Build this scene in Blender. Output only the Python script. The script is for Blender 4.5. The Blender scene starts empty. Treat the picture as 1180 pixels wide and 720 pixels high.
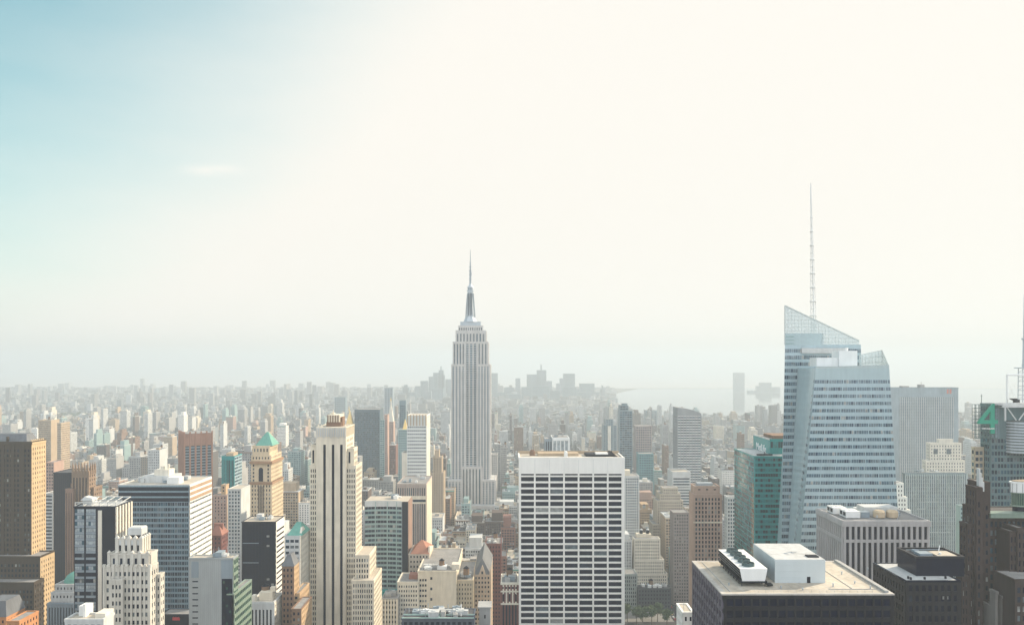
import bpy, math, random
import numpy as np
from mathutils import Vector, Matrix
R = math.radians
random.seed(7)
rng = random.Random(11)
S = bpy.context.scene
COL = S.collection

# ------------------------------------------------------------------ camera, sky, sun, haze settings
FP = 900.0            # focal length in photo pixels (photo 1180 wide)
HZ = 418.0            # horizon row
CH = 260.0            # camera height in metres
cam = bpy.data.cameras.new('camera')
cam.sensor_width = 36.0
cam.lens = 36.0 * FP / 1180.0
cam.shift_y = (HZ - 360.0) / 1180.0
cam.clip_start = 1.0
cam.clip_end = 60000.0
camo = bpy.data.objects.new('camera', cam)
COL.objects.link(camo)
camo.location = (0, 0, CH)
camo.rotation_euler = (R(90), 0, 0)
S.camera = camo

NORTH = 1.85  # strength of the added sky fill behind the viewer
BELT = 0.0
SUN_EL, SUN_AZ = 27.0, 58.0        # azimuth measured from the view axis (+Y) towards +X
W = bpy.data.worlds.new('World')
S.world = W
W.use_nodes = True
wn, wl = W.node_tree.nodes, W.node_tree.links
wn.clear()
wo = wn.new('ShaderNodeOutputWorld')
bg = wn.new('ShaderNodeBackground')
sky = wn.new('ShaderNodeTexSky')
sky.sky_type = 'NISHITA'
sky.sun_disc = False
sky.sun_elevation = R(SUN_EL)
sky.sun_rotation = R(SUN_AZ)
sky.air_density = 1.0
sky.dust_density = 1.5
sky.ozone_density = 1.0
sky.altitude = 0
# thin milky cirrus veil over the blue, open towards the upper east (left) part of the sky
tc = wn.new('ShaderNodeTexCoord')
dot = wn.new('ShaderNodeVectorMath'); dot.operation = 'DOT_PRODUCT'
dv = Vector((-0.65, 0.39, 0.65)).normalized()
dot.inputs[1].default_value = dv
wl.new(tc.outputs['Generated'], dot.inputs[0])
nz = wn.new('ShaderNodeTexNoise')
nz.inputs['Scale'].default_value = 2.2
nz.inputs['Detail'].default_value = 5.0
nz.inputs['Roughness'].default_value = 0.55
mp = wn.new('ShaderNodeMapping')
mp.inputs['Scale'].default_value = (1.0, 1.0, 3.5)
wl.new(tc.outputs['Generated'], mp.inputs['Vector'])
wl.new(mp.outputs['Vector'], nz.inputs['Vector'])
ad = wn.new('ShaderNodeMath'); ad.operation = 'MULTIPLY_ADD'
ad.inputs[1].default_value = -0.10
wl.new(nz.outputs['Fac'], ad.inputs[0])
wl.new(dot.outputs['Value'], ad.inputs[2])
mr = wn.new('ShaderNodeMapRange')
mr.interpolation_type = 'SMOOTHSTEP'
mr.inputs['From Min'].default_value = 0.59
mr.inputs['From Max'].default_value = 0.93
mr.inputs['To Min'].default_value = 0.995
mr.inputs['To Max'].default_value = 0.0
wl.new(ad.outputs[0], mr.inputs['Value'])
tint = wn.new('ShaderNodeMix'); tint.data_type = 'RGBA'; tint.blend_type = 'MULTIPLY'
tint.inputs['Factor'].default_value = 1.0
tint.inputs['B'].default_value = (0.24, 1.2, 1.04, 1)
wl.new(sky.outputs['Color'], tint.inputs['A'])
veil = wn.new('ShaderNodeMix'); veil.data_type = 'RGBA'
veil.inputs['B'].default_value = (6.25, 6.0, 5.55, 1)
wl.new(mr.outputs['Result'], veil.inputs['Factor'])
wl.new(tint.outputs['Result'], veil.inputs['A'])
# one small wisp of cloud low in the eastern sky
sp0 = wn.new('ShaderNodeSeparateXYZ'); wl.new(tc.outputs['Generated'], sp0.inputs[0])
def wmath(op, a, b=None):
    m = wn.new('ShaderNodeMath'); m.operation = op
    for k, q in enumerate((a, b)):
        if q is None: continue
        if isinstance(q, (int, float)): m.inputs[k].default_value = q
        else: wl.new(q, m.inputs[k])
    return m.outputs[0]
ys = wmath('MAXIMUM', sp0.outputs['Y'], .05)
ca_ = wmath('DIVIDE', wmath('ADD', wmath('DIVIDE', sp0.outputs['X'], ys), .385), .034)
cb_ = wmath('DIVIDE', wmath('ADD', wmath('DIVIDE', sp0.outputs['Z'], ys), -.247), .0075)
n2 = wn.new('ShaderNodeTexNoise'); n2.inputs['Scale'].default_value = 30.; n2.inputs['Detail'].default_value = 4; wl.new(mp.outputs['Vector'], n2.inputs['Vector'])
rr_ = wmath('ADD', wmath('MULTIPLY', ca_, ca_), wmath('MULTIPLY', cb_, cb_))
wisp = wmath('MULTIPLY', wmath('POWER', 2.718, wmath('MULTIPLY', rr_, -1.)), wmath('MULTIPLY', n2.outputs['Fac'], 1.1))
wm_ = wn.new('ShaderNodeMix'); wm_.data_type = 'RGBA'; wm_.inputs['B'].default_value = (6.6, 6.3, 5.8, 1)
wl.new(wisp, wm_.inputs['Factor']); wl.new(veil.outputs['Result'], wm_.inputs['A'])
# added brightening of the unseen sky behind the viewer, fills north-facing walls
sepw = wn.new('ShaderNodeSeparateXYZ'); wl.new(tc.outputs['Generated'], sepw.inputs[0])
nb = wn.new('ShaderNodeMapRange'); nb.interpolation_type = 'SMOOTHSTEP'
nb.inputs['From Min'].default_value = 0.25; nb.inputs['From Max'].default_value = -0.6; nb.inputs['To Min'].default_value = 1.0; nb.inputs['To Max'].default_value = NORTH
wl.new(sepw.outputs['Y'], nb.inputs['Value'])
vs = wn.new('ShaderNodeVectorMath'); vs.operation = 'SCALE'
nr_ = wmath('SUBTRACT', nb.outputs['Result'], 1.0)
cmb = wn.new('ShaderNodeCombineXYZ')
for k, q in enumerate((.80, 1.0, 1.32)): wl.new(wmath('ADD', wmath('MULTIPLY', nr_, q), 1.0), cmb.inputs[k])
vs.operation = 'MULTIPLY'; wl.new(wm_.outputs['Result'], vs.inputs[0]); wl.new(cmb.outputs[0], vs.inputs[1])
# bright haze belt low over the horizon
zq = wmath('DIVIDE', sp0.outputs['Z'], .032); zw = wmath('DIVIDE', sp0.outputs['Z'], .10)
belt = wmath('ADD', wmath('MULTIPLY', wmath('POWER', 2.718, wmath('MULTIPLY', wmath('MULTIPLY', zq, zq), -1.)), BELT), wmath('ADD', wmath('MULTIPLY', wmath('POWER', 2.718, wmath('MULTIPLY', wmath('MULTIPLY', zw, zw), -1.)), .04), 1.0))
cmb2 = wn.new('ShaderNodeCombineXYZ')
for k, q in enumerate((1.10, 1.0, .86)): wl.new(wmath('ADD', wmath('MULTIPLY', wmath('SUBTRACT', belt, 1.0), q), 1.0), cmb2.inputs[k])
vb = wn.new('ShaderNodeVectorMath'); vb.operation = 'MULTIPLY'; wl.new(vs.outputs[0], vb.inputs[0]); wl.new(cmb2.outputs[0], vb.inputs[1])
wl.new(vb.outputs[0], bg.inputs['Color'])
bg.inputs['Strength'].default_value = 0.10
wl.new(bg.outputs[0], wo.inputs['Surface'])

sl = bpy.data.lights.new('sun', 'SUN')
sl.energy = 5.0
sl.angle = R(0.5)
sl.color = (1.0, 0.84, 0.62)
slo = bpy.data.objects.new('sun', sl)
COL.objects.link(slo)
sd = Vector((math.sin(R(SUN_AZ)) * math.cos(R(SUN_EL)), math.cos(R(SUN_AZ)) * math.cos(R(SUN_EL)), math.sin(R(SUN_EL))))
slo.rotation_euler = sd.to_track_quat('Z', 'Y').to_euler()

S.view_settings.view_transform = 'Standard'
S.view_settings.look = 'None'
S.view_settings.gamma = 1.0
S.view_settings.exposure = 0.7
S.render.engine = 'CYCLES'
S.cycles.use_denoising = True
S.cycles.volume_bounces = 2
S.cycles.max_bounces = 8
S.cycles.diffuse_bounces = 3
S.cycles.glossy_bounces = 3
S.cycles.transparent_max_bounces = 12

HAZE_DENSITY = 0.00021
HAZE_COLOR = (0.59, 0.66, 0.71)
HAZE_G = 0.12

# ------------------------------------------------------------------ helpers
def X(u, D): return (u - 590.0) * D / FP
def Z(v, D): return CH - (v - HZ) * D / FP
def U(x, D): return 590.0 + x * FP / D
def V(z, D): return HZ + (CH - z) * FP / D

class MB:
    def __init__(s): s.v = []; s.f = []; s.m = []
    def quad(s, a, b, c, d, m=0):
        n = len(s.v); s.v += [tuple(a), tuple(b), tuple(c), tuple(d)]; s.f.append((n, n+1, n+2, n+3)); s.m.append(m)
    def box(s, x0, x1, y0, y1, z0, z1, m=0, mt=None):
        n = len(s.v)
        s.v += [(x0,y0,z0),(x1,y0,z0),(x1,y1,z0),(x0,y1,z0),(x0,y0,z1),(x1,y0,z1),(x1,y1,z1),(x0,y1,z1)]
        s.f += [(n,n+3,n+2,n+1),(n,n+1,n+5,n+4),(n+1,n+2,n+6,n+5),(n+2,n+3,n+7,n+6),(n+3,n,n+4,n+7),(n+4,n+5,n+6,n+7)]
        s.m += [m]*5 + [m if mt is None else mt]
    def hull(s, bot, top, m=0, caps=True):
        k = len(bot); n = len(s.v)
        s.v += [tuple(p) for p in bot] + [tuple(p) for p in top]
        for i in range(k):
            j = (i+1) % k
            s.f.append((n+i, n+j, n+k+j, n+k+i)); s.m.append(m)
        if caps:
            s.f.append(tuple(n+k+i for i in range(k))); s.m.append(m)
            s.f.append(tuple(n+k-1-i for i in range(k))); s.m.append(m)
    def cyl(s, cx, cy, z0, z1, r0, r1=None, n=12, m=0):
        r1 = r0 if r1 is None else r1
        a = [2*math.pi*(i+.5)/n for i in range(n)]
        s.hull([(cx+r0*math.cos(t), cy+r0*math.sin(t), z0) for t in a], [(cx+r1*math.cos(t), cy+r1*math.sin(t), z1) for t in a], m)
    def bar(s, p, q, r, m=0, n=4):
        p = Vector(p); q = Vector(q); d = (q-p)
        if d.length < 1e-6: return
        d.normalize()
        a = d.cross(Vector((0,0,1)) if abs(d.z) < .9 else Vector((1,0,0))).normalized(); b = d.cross(a)
        ring = [a*math.cos(2*math.pi*(i+.5)/n)*r + b*math.sin(2*math.pi*(i+.5)/n)*r for i in range(n)]
        s.hull([p+k for k in ring], [q+k for k in ring], m)
    def pyr(s, x0, x1, y0, y1, z0, z1, rx=0., ry=0., m=0):
        cx, cy = (x0+x1)/2, (y0+y1)/2; e = .02
        s.hull([(x0,y0,z0),(x1,y0,z0),(x1,y1,z0),(x0,y1,z0)],
               [(cx-rx-e,cy-ry-e,z1),(cx+rx+e,cy-ry-e,z1),(cx+rx+e,cy+ry+e,z1),(cx-rx-e,cy+ry+e,z1)], m)
    def build(s, name, mats, parent=None, org=(0,0,0), smooth=False):
        if not s.f: return None
        if not isinstance(mats, (list, tuple)): mats = [mats]
        me = bpy.data.meshes.new(name)
        ox, oy, oz = org
        me.from_pydata([(x-ox, y-oy, z-oz) for x, y, z in s.v], [], s.f)
        for mt in mats: me.materials.append(mt)
        if len(mats) > 1: me.polygons.foreach_set('material_index', s.m)
        if smooth: me.polygons.foreach_set('use_smooth', [True]*len(s.f))
        o = bpy.data.objects.new(name, me)
        COL.objects.link(o)
        if parent is not None: o.parent = parent
        else: o.location = org
        return o

def fbox(mb, face, plane, a0, a1, z0, z1, d0, d1, m=0):
    if face == 'F': mb.box(a0, a1, plane-d1, plane-d0, z0, z1, m)
    elif face == 'B': mb.box(a0, a1, plane+d0, plane+d1, z0, z1, m)
    elif face == 'R': mb.box(plane+d0, plane+d1, a0, a1, z0, z1, m)
    else: mb.box(plane-d1, plane-d0, a0, a1, z0, z1, m)

# ------------------------------------------------------------------ materials
MAT = {}
def principled(name):
    m = bpy.data.materials.new(name); m.use_nodes = True
    return m, m.node_tree.nodes, m.node_tree.links, m.node_tree.nodes['Principled BSDF']
def wallmat(name, c, rough=.85, var=.22, streak=True, spec=.25, metal=0.):
    """masonry / panel with weathering of its own: fine mottling and rain streaks"""
    if name in MAT: return MAT[name]
    m, n, l, p = principled(name)
    g = n.new('ShaderNodeNewGeometry')
    t1 = n.new('ShaderNodeTexNoise'); t1.inputs['Scale'].default_value = .09; t1.inputs['Detail'].default_value = 4
    mp = n.new('ShaderNodeMapping'); mp.inputs['Scale'].default_value = (1, 1, .12 if streak else 1)
    t2 = n.new('ShaderNodeTexNoise'); t2.inputs['Scale'].default_value = .55; t2.inputs['Detail'].default_value = 5
    l.new(g.outputs['Position'], t1.inputs['Vector']); l.new(g.outputs['Position'], mp.inputs['Vector']); l.new(mp.outputs[0], t2.inputs['Vector'])
    mx = n.new('ShaderNodeMath'); mx.operation = 'ADD'
    l.new(t1.outputs['Fac'], mx.inputs[0]); l.new(t2.outputs['Fac'], mx.inputs[1])
    r = n.new('ShaderNodeMapRange'); r.inputs['From Min'].default_value = .55; r.inputs['From Max'].default_value = 1.45
    r.inputs['To Min'].default_value = 1-var; r.inputs['To Max'].default_value = 1+var
    l.new(mx.outputs[0], r.inputs['Value'])
    v = n.new('ShaderNodeVectorMath'); v.operation = 'SCALE'; v.inputs[0].default_value = c[:3]
    l.new(r.outputs['Result'], v.inputs['Scale'])
    l.new(v.outputs[0], p.inputs['Base Color'])
    p.inputs['Roughness'].default_value = rough; p.inputs['Specular IOR Level'].default_value = spec; p.inputs['Metallic'].default_value = metal
    MAT[name] = m; return m
def glass(name, c, rough=.08, spec=.6, metal=0., bump=.0):
    if name in MAT: return MAT[name]
    m, n, l, p = principled(name)
    p.inputs['Roughness'].default_value = rough; p.inputs['Specular IOR Level'].default_value = spec; p.inputs['Metallic'].default_value = metal
    g = n.new('ShaderNodeNewGeometry')
    t = n.new('ShaderNodeTexNoise'); t.inputs['Scale'].default_value = .35; t.inputs['Detail'].default_value = 3
    l.new(g.outputs['Position'], t.inputs['Vector'])
    r = n.new('ShaderNodeMapRange'); r.inputs['From Min'].default_value = .3; r.inputs['From Max'].default_value = .7
    r.inputs['To Min'].default_value = .6; r.inputs['To Max'].default_value = 1.4
    l.new(t.outputs['Fac'], r.inputs['Value'])
    v = n.new('ShaderNodeVectorMath'); v.operation = 'SCALE'; v.inputs[0].default_value = c[:3]
    l.new(r.outputs['Result'], v.inputs['Scale']); l.new(v.outputs[0], p.inputs['Base Color'])
    b = n.new('ShaderNodeBump'); b.inputs['Strength'].default_value = .06; b.inputs['Distance'].default_value = .5
    t3 = n.new('ShaderNodeTexNoise'); t3.inputs['Scale'].default_value = .22
    l.new(g.outputs['Position'], t3.inputs['Vector']); l.new(t3.outputs['Fac'], b.inputs['Height']); l.new(b.outputs[0], p.inputs['Normal'])
    MAT[name] = m; return m

CREAM = wallmat('cream limestone', (.65,.585,.47)); IVORY = wallmat('ivory stone', (.66,.62,.53)); TAN = wallmat('tan brick', (.40,.31,.215))  # cream and ivory also serve as sunlit tones on several flanks, ivory as reflection
BROWN = wallmat('brown brick', (.20,.125,.085)); DBROWN = wallmat('dark brown granite', (.045,.03,.028)); RED = wallmat('red brick', (.23,.115,.09))
MAROON = wallmat('maroon brick', (.15,.06,.055)); PINK = wallmat('pink brick', (.40,.275,.225)); GREY = wallmat('grey concrete', (.33,.33,.325))
LGREY = wallmat('light grey panel', (.50,.515,.51)); WHITE = wallmat('white travertine', (.80,.78,.73), var=.08); WHITEP = wallmat('white metal panel', (.70,.71,.70), .5, .1)  # white travertine also serves as sunlit bands on the banded block's flank
DARK = wallmat('dark metal', (.008,.010,.018), .5, .3, spec=.1); NAVY = wallmat('black glass panel', (.003,.006,.020), .2, .3, spec=.1)
STEEL = wallmat('blue grey steel', (.22,.27,.31), .5, .15); LIME = wallmat('empire limestone', (.47,.455,.44)); ALUM = wallmat('aluminium', (.38,.43,.47), .4, .15, metal=.3)
COPPER = wallmat('green copper roof', (.13,.33,.27), .7, .25); TERRA = wallmat('terracotta tile', (.28,.13,.10), .8, .25); ORANGE = wallmat('orange stone', (.44,.31,.19))  # orange stone also serves as sunlit brick on several flanks
ROOFP = wallmat('patched roof membrane', (.43,.385,.32), .95, .38, streak=False)
ROOFL = wallmat('pale gravel roof', (.43,.385,.32), .95, .22, streak=False); ROOFG = wallmat('grey tar roof', (.24,.235,.23), .95, .35, streak=False)
ROOFD = wallmat('black tar roof', (.07,.07,.075), .95, .35, streak=False); ROOFS = wallmat('silver coated roof', (.46,.47,.47), .9, .3, streak=False)
GOLD = wallmat('gilded tile', (.78,.55,.20), .45, .15, metal=.35); WOOD = wallmat('weathered wood', (.20,.13,.085)); FRIT = wallmat('fritted glass spandrel', (.33,.44,.48), .15, .14, spec=.6)
TEALP = wallmat('teal spandrel glass', (.018,.25,.25), .2, .25, spec=.35); BLUEP = wallmat('blue green spandrel', (.25,.36,.36), .3, .15, spec=.5)
BLUEW = wallmat('blue grey curtain wall', (.15,.215,.25), .4, .15, spec=.4); SLATE = wallmat('slate roof', (.13,.14,.155), .7, .3); GREENP = wallmat('green glass spandrel', (.20,.27,.22), .3, .2, spec=.5)
G_DARK = glass('dark window glass', (.002,.005,.020), .12, .07); G_MID = glass('blue window glass', (.014,.025,.045), .1, .2); G_LITE = glass('window with pale blind', (.26,.27,.26), .25)
G_GREY = glass('grey reflecting glass', (.10,.125,.14)); G_TEAL = glass('teal glass', (.008,.15,.16), .06, .8); G_TEALD = glass('dark teal glass', (.002,.018,.028), .07, .3)
G_BLUE = glass('sea blue glass', (.025,.075,.11), .07, .5); G_BLUED = glass('deep blue glass', (.006,.02,.04), .07, .3); G_GREEN = glass('green glass', (.02,.07,.05), .08, .7)
G_SILV = glass('silver glass', (.30,.35,.38), .12, .9)
SKIN = wallmat('signal red paint', (.55,.05,.06), .5); SIGNG = wallmat('green sign enamel', (.01,.26,.17), .4, .1); SIGNW = wallmat('white sign enamel', (.85,.85,.83), .4, .04)

def screenmat():
    m, n, l, p = principled('clear screen glass')
    p.inputs['Base Color'].default_value = (.50,.60,.62,1); p.inputs['Roughness'].default_value = .1; p.inputs['Alpha'].default_value = .42
    return m
SCREEN = screenmat()

G_B1 = glass('pale blue vision glass', (.075,.13,.17), .06, .8); G_B2 = glass('grey vision glass', (.13,.18,.21), .06, .8); G_B3 = glass('navy vision glass', (.025,.05,.085), .06, .6)
VAR = {
 'std': [(G_DARK,.66),(G_MID,.20),(G_LITE,.07),(G_GREY,.07)],
 'dark': [(G_DARK,.93),(G_MID,.07)],
 'black': [(G_DARK,1.)],
 'teal': [(G_TEALD,.55),(G_TEAL,.45)],
 'blue': [(G_BLUED,.55),(G_BLUE,.3),(G_GREY,.15)],
 'pale': [(G_BLUED,.42),(G_BLUE,.25),(G_GREY,.23),(G_LITE,.10)],
 'boa': [(G_B1,.50),(G_B2,.34),(G_B3,.10),(G_LITE,.06)],
 'ribbon': [(G_DARK,.90),(G_MID,.07),(G_GREY,.02),(G_LITE,.01)],
 'esb': [(G_GREY,.7),(G_BLUE,.3)],
 'green': [(G_GREEN,.75),(G_TEALD,.25)],
 'silver': [(G_SILV,.8),(G_BLUE,.2)],
 'mid': [(G_MID,.7),(G_GREY,.3)],
}
def pick(var):
    w = rng.random(); 
    for m, p in VAR[var]:
        w -= p
        if w <= 0: return m
    return VAR[var][0][0]

# ------------------------------------------------------------------ building builder
OCC = []        # footprints taken
MASKR = []      # (near depth, rectangles) for the visibility estimate
LAND = []       # (reference words, u, v centre)

def FS(fl, bw, w=.6, h=.6, p=.3, var='std', top=1.5, bot=0., em=None, pm=0, sm=0, name='window', cols=None, shuf=.0, sp=None):
    return dict(fl=fl, bw=bw, w=w, h=h, p=p, var=var, top=top, bot=bot, em=em, pm=pm, sm=sm, name=name, cols=cols, sp=sp)

class Tower:
    def __init__(s, name, label, ref=None, cat='skyscraper', group=None):
        s.name, s.label, s.ref, s.cat, s.group = name, label, ref, cat, group
        s.wall = MB(); s.roof = MB(); s.extra = []; s.panes = []; s.mats = []; s.rmats = []
        s.bb = [1e9,-1e9,1e9,-1e9]; s.vt = 1e9; s.post = []
    def mi(s, m):
        if m not in s.mats: s.mats.append(m)
        return s.mats.index(m)
    def ri(s, m):
        if m not in s.rmats: s.rmats.append(m)
        return s.rmats.index(m)
    def facade(s, face, plane, a0, a1, z0, z1, f, mat):
        D = plane if face in 'FB' else a0
        zv = CH - .3356*D - 25
        z0 = max(z0 + f['bot'], zv)
        z1t = z1 - f['top']
        if z1t - z0 < 1: return
        pm = s.mi(f['pm']) if f['pm'] else s.mi(mat); sm = s.mi(f['sm']) if f['sm'] else s.mi(mat)
        W_ = a1-a0
        em = f['em'] if f['em'] is not None else min(.6, W_*.04)
        n = f['cols'] or max(1, round((W_-2*em)/f['bw'])); bay = (W_-2*em)/n
        fl = f['fl'] if f['fl'] else (z1t-z0); nr = max(1, int((z1t-z0)/fl+.3)); 
        if f['fl'] is None: nr = 1
        pw = bay*f['w']; g = bay-pw; hh = fl*f['h']; p = f['p']; sp = f['sp'] if f['sp'] is not None else p*.8
        if p > 0:
            fbox(s.wall, face, plane, a0, a0+em+g/2, z0, z1, .0, p, pm)
            for i in range(1, n): fbox(s.wall, face, plane, a0+em+i*bay-g/2, a0+em+i*bay+g/2, z0, z1-.02, 0, p, pm)
            fbox(s.wall, face, plane, a1-em-g/2, a1+(p if face=='F' else 0), z0, z1, 0, p, pm)
        zt = z1t
        fbox(s.wall, face, plane, a0, a1, zt, z1-.01, 0, sp, sm)
        gh = fl-hh
        for r in range(nr):
            zb = zt - hh
            if gh > .05: fbox(s.wall, face, plane, a0, a1, zb-gh, zb, 0, sp, sm)
            for i in range(n):
                s.panes.append((face, a0+em+(i+.5)*bay, (zt+zb)/2, pw, hh, plane, f['var'], f['name']))
            zt -= fl
    def blk(s, u0, u1, vt, D, ub=None, dep=None, z0=0., mat=CREAM, F=None, Rt=None, L=None, roof=ROOFG, par=1.2, zt=None, occ=True, x=None):
        x0, x1 = (X(u0, D), X(u1, D)) if x is None else x
        if ub is not None:
            xe = x1 if u1 < 590 else x0
            dep = max(4., xe*FP/(ub-590.) - D)
        dep = dep or 25.
        z1 = Z(vt, D) if zt is None else zt
        s.wall.box(x0, x1, D, D+dep, z0, z1, s.mi(mat))
        for face, f, plane, a0, a1 in (('F',F,D,x0,x1),('R',Rt,x1,D,D+dep),('L',L,x0,D,D+dep)):
            if f: s.facade(face, plane, a0, a1, z0, z1, f, mat)
        if par > 0:
            rb = s.part('roof', [mat, roof]); t = .5
            o = .32
            for bx in ((x0-o,x1+o,D-o,D+t),(x0-o,x1+o,D+dep-t,D+dep+o),(x0-o,x0+t,D+t,D+dep-t),(x1-t,x1+o,D+t,D+dep-t)):
                rb.box(*bx, z1-.25, z1+par, 0)
            rb.box(x0+t, x1-t, D+t, D+dep-t, z1, z1+.15, 1)
        elif par == 0:
            rb = s.part('roof', [roof]); rb.box(x0, x1, D, D+dep, z1, z1+.12)
        s.reg(x0, x1, D, D+dep, z1 + max(par,0), occ)
        return x0, x1, D, D+dep, z1
    def reg(s, x0, x1, y0, y1, z1, occ=True):
        s.bb = [min(s.bb[0],x0), max(s.bb[1],x1), min(s.bb[2],y0), max(s.bb[3],y1)]
        if occ: OCC.append((x0,x1,y0,y1))
        MASKR.append((x0,x1,y0,y1,z1,None))
        s.vt = min(s.vt, V(z1,y0))
    def part(s, name, mats, parent=None):
        b = MB(); s.extra.append((name, b, mats, parent)); return b
    def clutter(s, x0, x1, y0, y1, z, n, seed, tank=False, big=False):
        r = random.Random(seed)
        for k in range(n):
            w, d, h = r.uniform(2,6), r.uniform(2,6), r.uniform(1.2,3.4)
            cx, cy = r.uniform(x0+3,x1-3), r.uniform(y0+3,y1-3)
            b = s.part('rooftop_unit', [r.choice([WHITEP, LGREY, GREY, STEEL, ROOFS])])
            b.box(cx-w/2, cx+w/2, cy-d/2, cy+d/2, z+.4, z+h)
            b.box(cx-w/2-.1, cx+w/2+.1, cy-d/2-.1, cy+d/2+.1, z+h, z+h+.2)
            for q in (-.3,.3): b.box(cx+q*w-.15, cx+q*w+.15, cy-.15, cy+.15, z, z+.4)
            if r.random() < .6: b.cyl(cx, cy, z+h+.2, z+h+.6, min(w,d)*.3, n=10)
            if r.random() < .35:
                b2 = s.part('vent_pipe', [ALUM]); b2.bar((cx-w, cy, z), (cx-w, cy, z+r.uniform(2,5)), .25, n=6)
        if tank:
            cx, cy = r.uniform(x0+4,x1-4), r.uniform(y0+4,y1-4)
            watertank(s.part('water_tank', [WOOD, DARK]), cx, cy, z, r.uniform(1.9,2.6))
    def done(s):
        cx, cy = (s.bb[0]+s.bb[1])/2, (s.bb[2]+s.bb[3])/2
        root = bpy.data.objects.new(s.name, None); COL.objects.link(root)
        root.location = (cx, cy, 0); root.empty_display_size = 5
        root['label'] = s.label; root['category'] = s.cat
        if s.group: root['group'] = s.group
        org = (cx, cy, 0)
        s.wall.build('wall', s.mats, root, org)
        s.roof.build('roof', s.rmats or [GREY], root, org)
        made = {}
        for name, b, mats, parent in s.extra:
            o = b.build(name, mats, root if parent is None else made.get(parent, root), org)
            made[id(b)] = o
        # windows: the hundred that show largest are parts of their own, the rest one part
        byname = {}
        for p in s.panes: byname.setdefault(p[7], []).append(p)
        for nm, ps in byname.items():
            sc = []
            for p in ps:
                face, a, z, w, h, plane = p[:6]
                if face == 'F': d = plane; ar = w*h/d**2; uu = U(a, d)
                else:
                    d = a; ar = h/d*abs(U(plane, d-w/2)-U(plane, d+w/2))/FP; uu = U(plane, d)
                    if (face == 'R') != (plane < 0): ar = 0
                vv = V(z, d)
                if not (-5 < uu < 1185 and vv < 722): ar *= 1e-3
                ar *= 1 + (z/400)
                sc.append(ar)
            order = sorted(range(len(ps)), key=lambda i: -sc[i])
            far = s.bb[2] > 1020
            single = order if len(ps) <= 100 else ([] if far else order[:100])
            rest = [] if len(ps) <= 100 else (order if far else order[100:])
            cache = {}
            for i in single:
                face, a, z, w, h, plane, var, _ = ps[i]
                mt = pick(var); key = (face, round(w,2), round(h,2), mt.name)
                if key not in cache:
                    b = MB(); fbox(b, face, 0, -w/2, w/2, -h/2, h/2, -.02, .05)
                    me = bpy.data.meshes.new(nm); me.from_pydata(b.v, [], b.f); me.materials.append(mt); cache[key] = me
                o = bpy.data.objects.new(nm, cache[key]); COL.objects.link(o); o.parent = root
                o.location = (a-cx, plane-cy, z) if face in 'FB' else (plane-cx, a-cy, z)
            if rest:
                b = MB(); ml = []
                for i in rest:
                    face, a, z, w, h, plane, var, _ = ps[i]
                    mt = pick(var)
                    if mt not in ml: ml.append(mt)
                    d = .05; k = ml.index(mt)
                    if face == 'F': b.quad((a-w/2,plane-d,z-h/2),(a+w/2,plane-d,z-h/2),(a+w/2,plane-d,z+h/2),(a-w/2,plane-d,z+h/2),k)
                    elif face == 'R': b.quad((plane+d,a-w/2,z-h/2),(plane+d,a+w/2,z-h/2),(plane+d,a+w/2,z+h/2),(plane+d,a-w/2,z+h/2),k)
                    else: b.quad((plane-d,a+w/2,z-h/2),(plane-d,a-w/2,z-h/2),(plane-d,a-w/2,z+h/2),(plane-d,a+w/2,z+h/2),k)
                o = b.build(nm, ml, root, org); o['kind'] = 'stuff'
        if s.ref:
            LAND.append((s.ref, U((s.bb[0]+s.bb[1])/2, s.bb[2]), s.vt + 25, s.bb[2]))
        return root

def watertank(b, cx, cy, z, r):
    h = r*2.0
    for sx in (-1,1):
        for sy in (-1,1): b.box(cx+sx*r*.6-.12, cx+sx*r*.6+.12, cy+sy*r*.6-.12, cy+sy*r*.6+.12, z, z+2.4, 1)
    b.cyl(cx, cy, z+2.4, z+2.4+h, r, r*.95, 12, 0)
    b.cyl(cx, cy, z+2.4+h, z+2.4+h+r*.8, r*1.05, .05, 12, 1)

def text_mesh(name, body, size, depth, mat, parent, loc, face):
    c = bpy.data.curves.new(name, 'FONT'); c.body = body; c.size = size; c.extrude = depth; c.align_x = 'CENTER'; c.align_y = 'CENTER'
    tmp = bpy.data.objects.new('text_source', c); COL.objects.link(tmp)
    bpy.context.view_layer.update()
    me = bpy.data.meshes.new_from_object(tmp.evaluated_get(bpy.context.evaluated_depsgraph_get()))
    bpy.data.objects.remove(tmp); bpy.data.curves.remove(c)
    me.materials.clear(); me.materials.append(mat); me.name = name
    o = bpy.data.objects.new(name, me); COL.objects.link(o); o.parent = parent
    if face == 'F': M = Matrix(((1,0,0),(0,0,-1),(0,1,0)))
    else: M = Matrix(((0,0,-1),(-1,0,0),(0,1,0)))
    o.rotation_euler = M.to_euler(); o.location = loc
    return o

# ================================================================== THE TOWERS
# ---- white slab with seven columns of dark ribbon windows
t = Tower('office_slab', 'white office slab with seven columns of dark ribbon windows and a blank top band', 'white ribbon-window slab')
D = 560.
x0, x1, y0, y1, z1 = t.blk(598, 718.5, 528, D, dep=28, mat=WHITE, par=-1,
    F=FS(4.42, 10.6, .885, .70, .75, 'ribbon', top=13.2, em=.9, sp=.55))
fbox(t.wall, 'F', D, x0-.1, x1+.8, z1-13.0, z1-.01, 0, .80, t.mi(WHITE))
for i in range(7):
    b = t.part('louvre_slot', [DARK]); bay = (x1-x0-1.8)/7; a = x0+.9+(i+.5)*bay
    fbox(b, 'F', D-.8, a-bay*.437, a+bay*.437, z1-12.0, z1-10.9, -.05, .03)
for i in range(1, 7):
    a = x0+.9+i*bay; fbox(t.wall, 'F', D-.8, a-.08, a+.08, z1-10.6, z1-.6, 0, .06, t.mi(LGREY))
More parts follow.
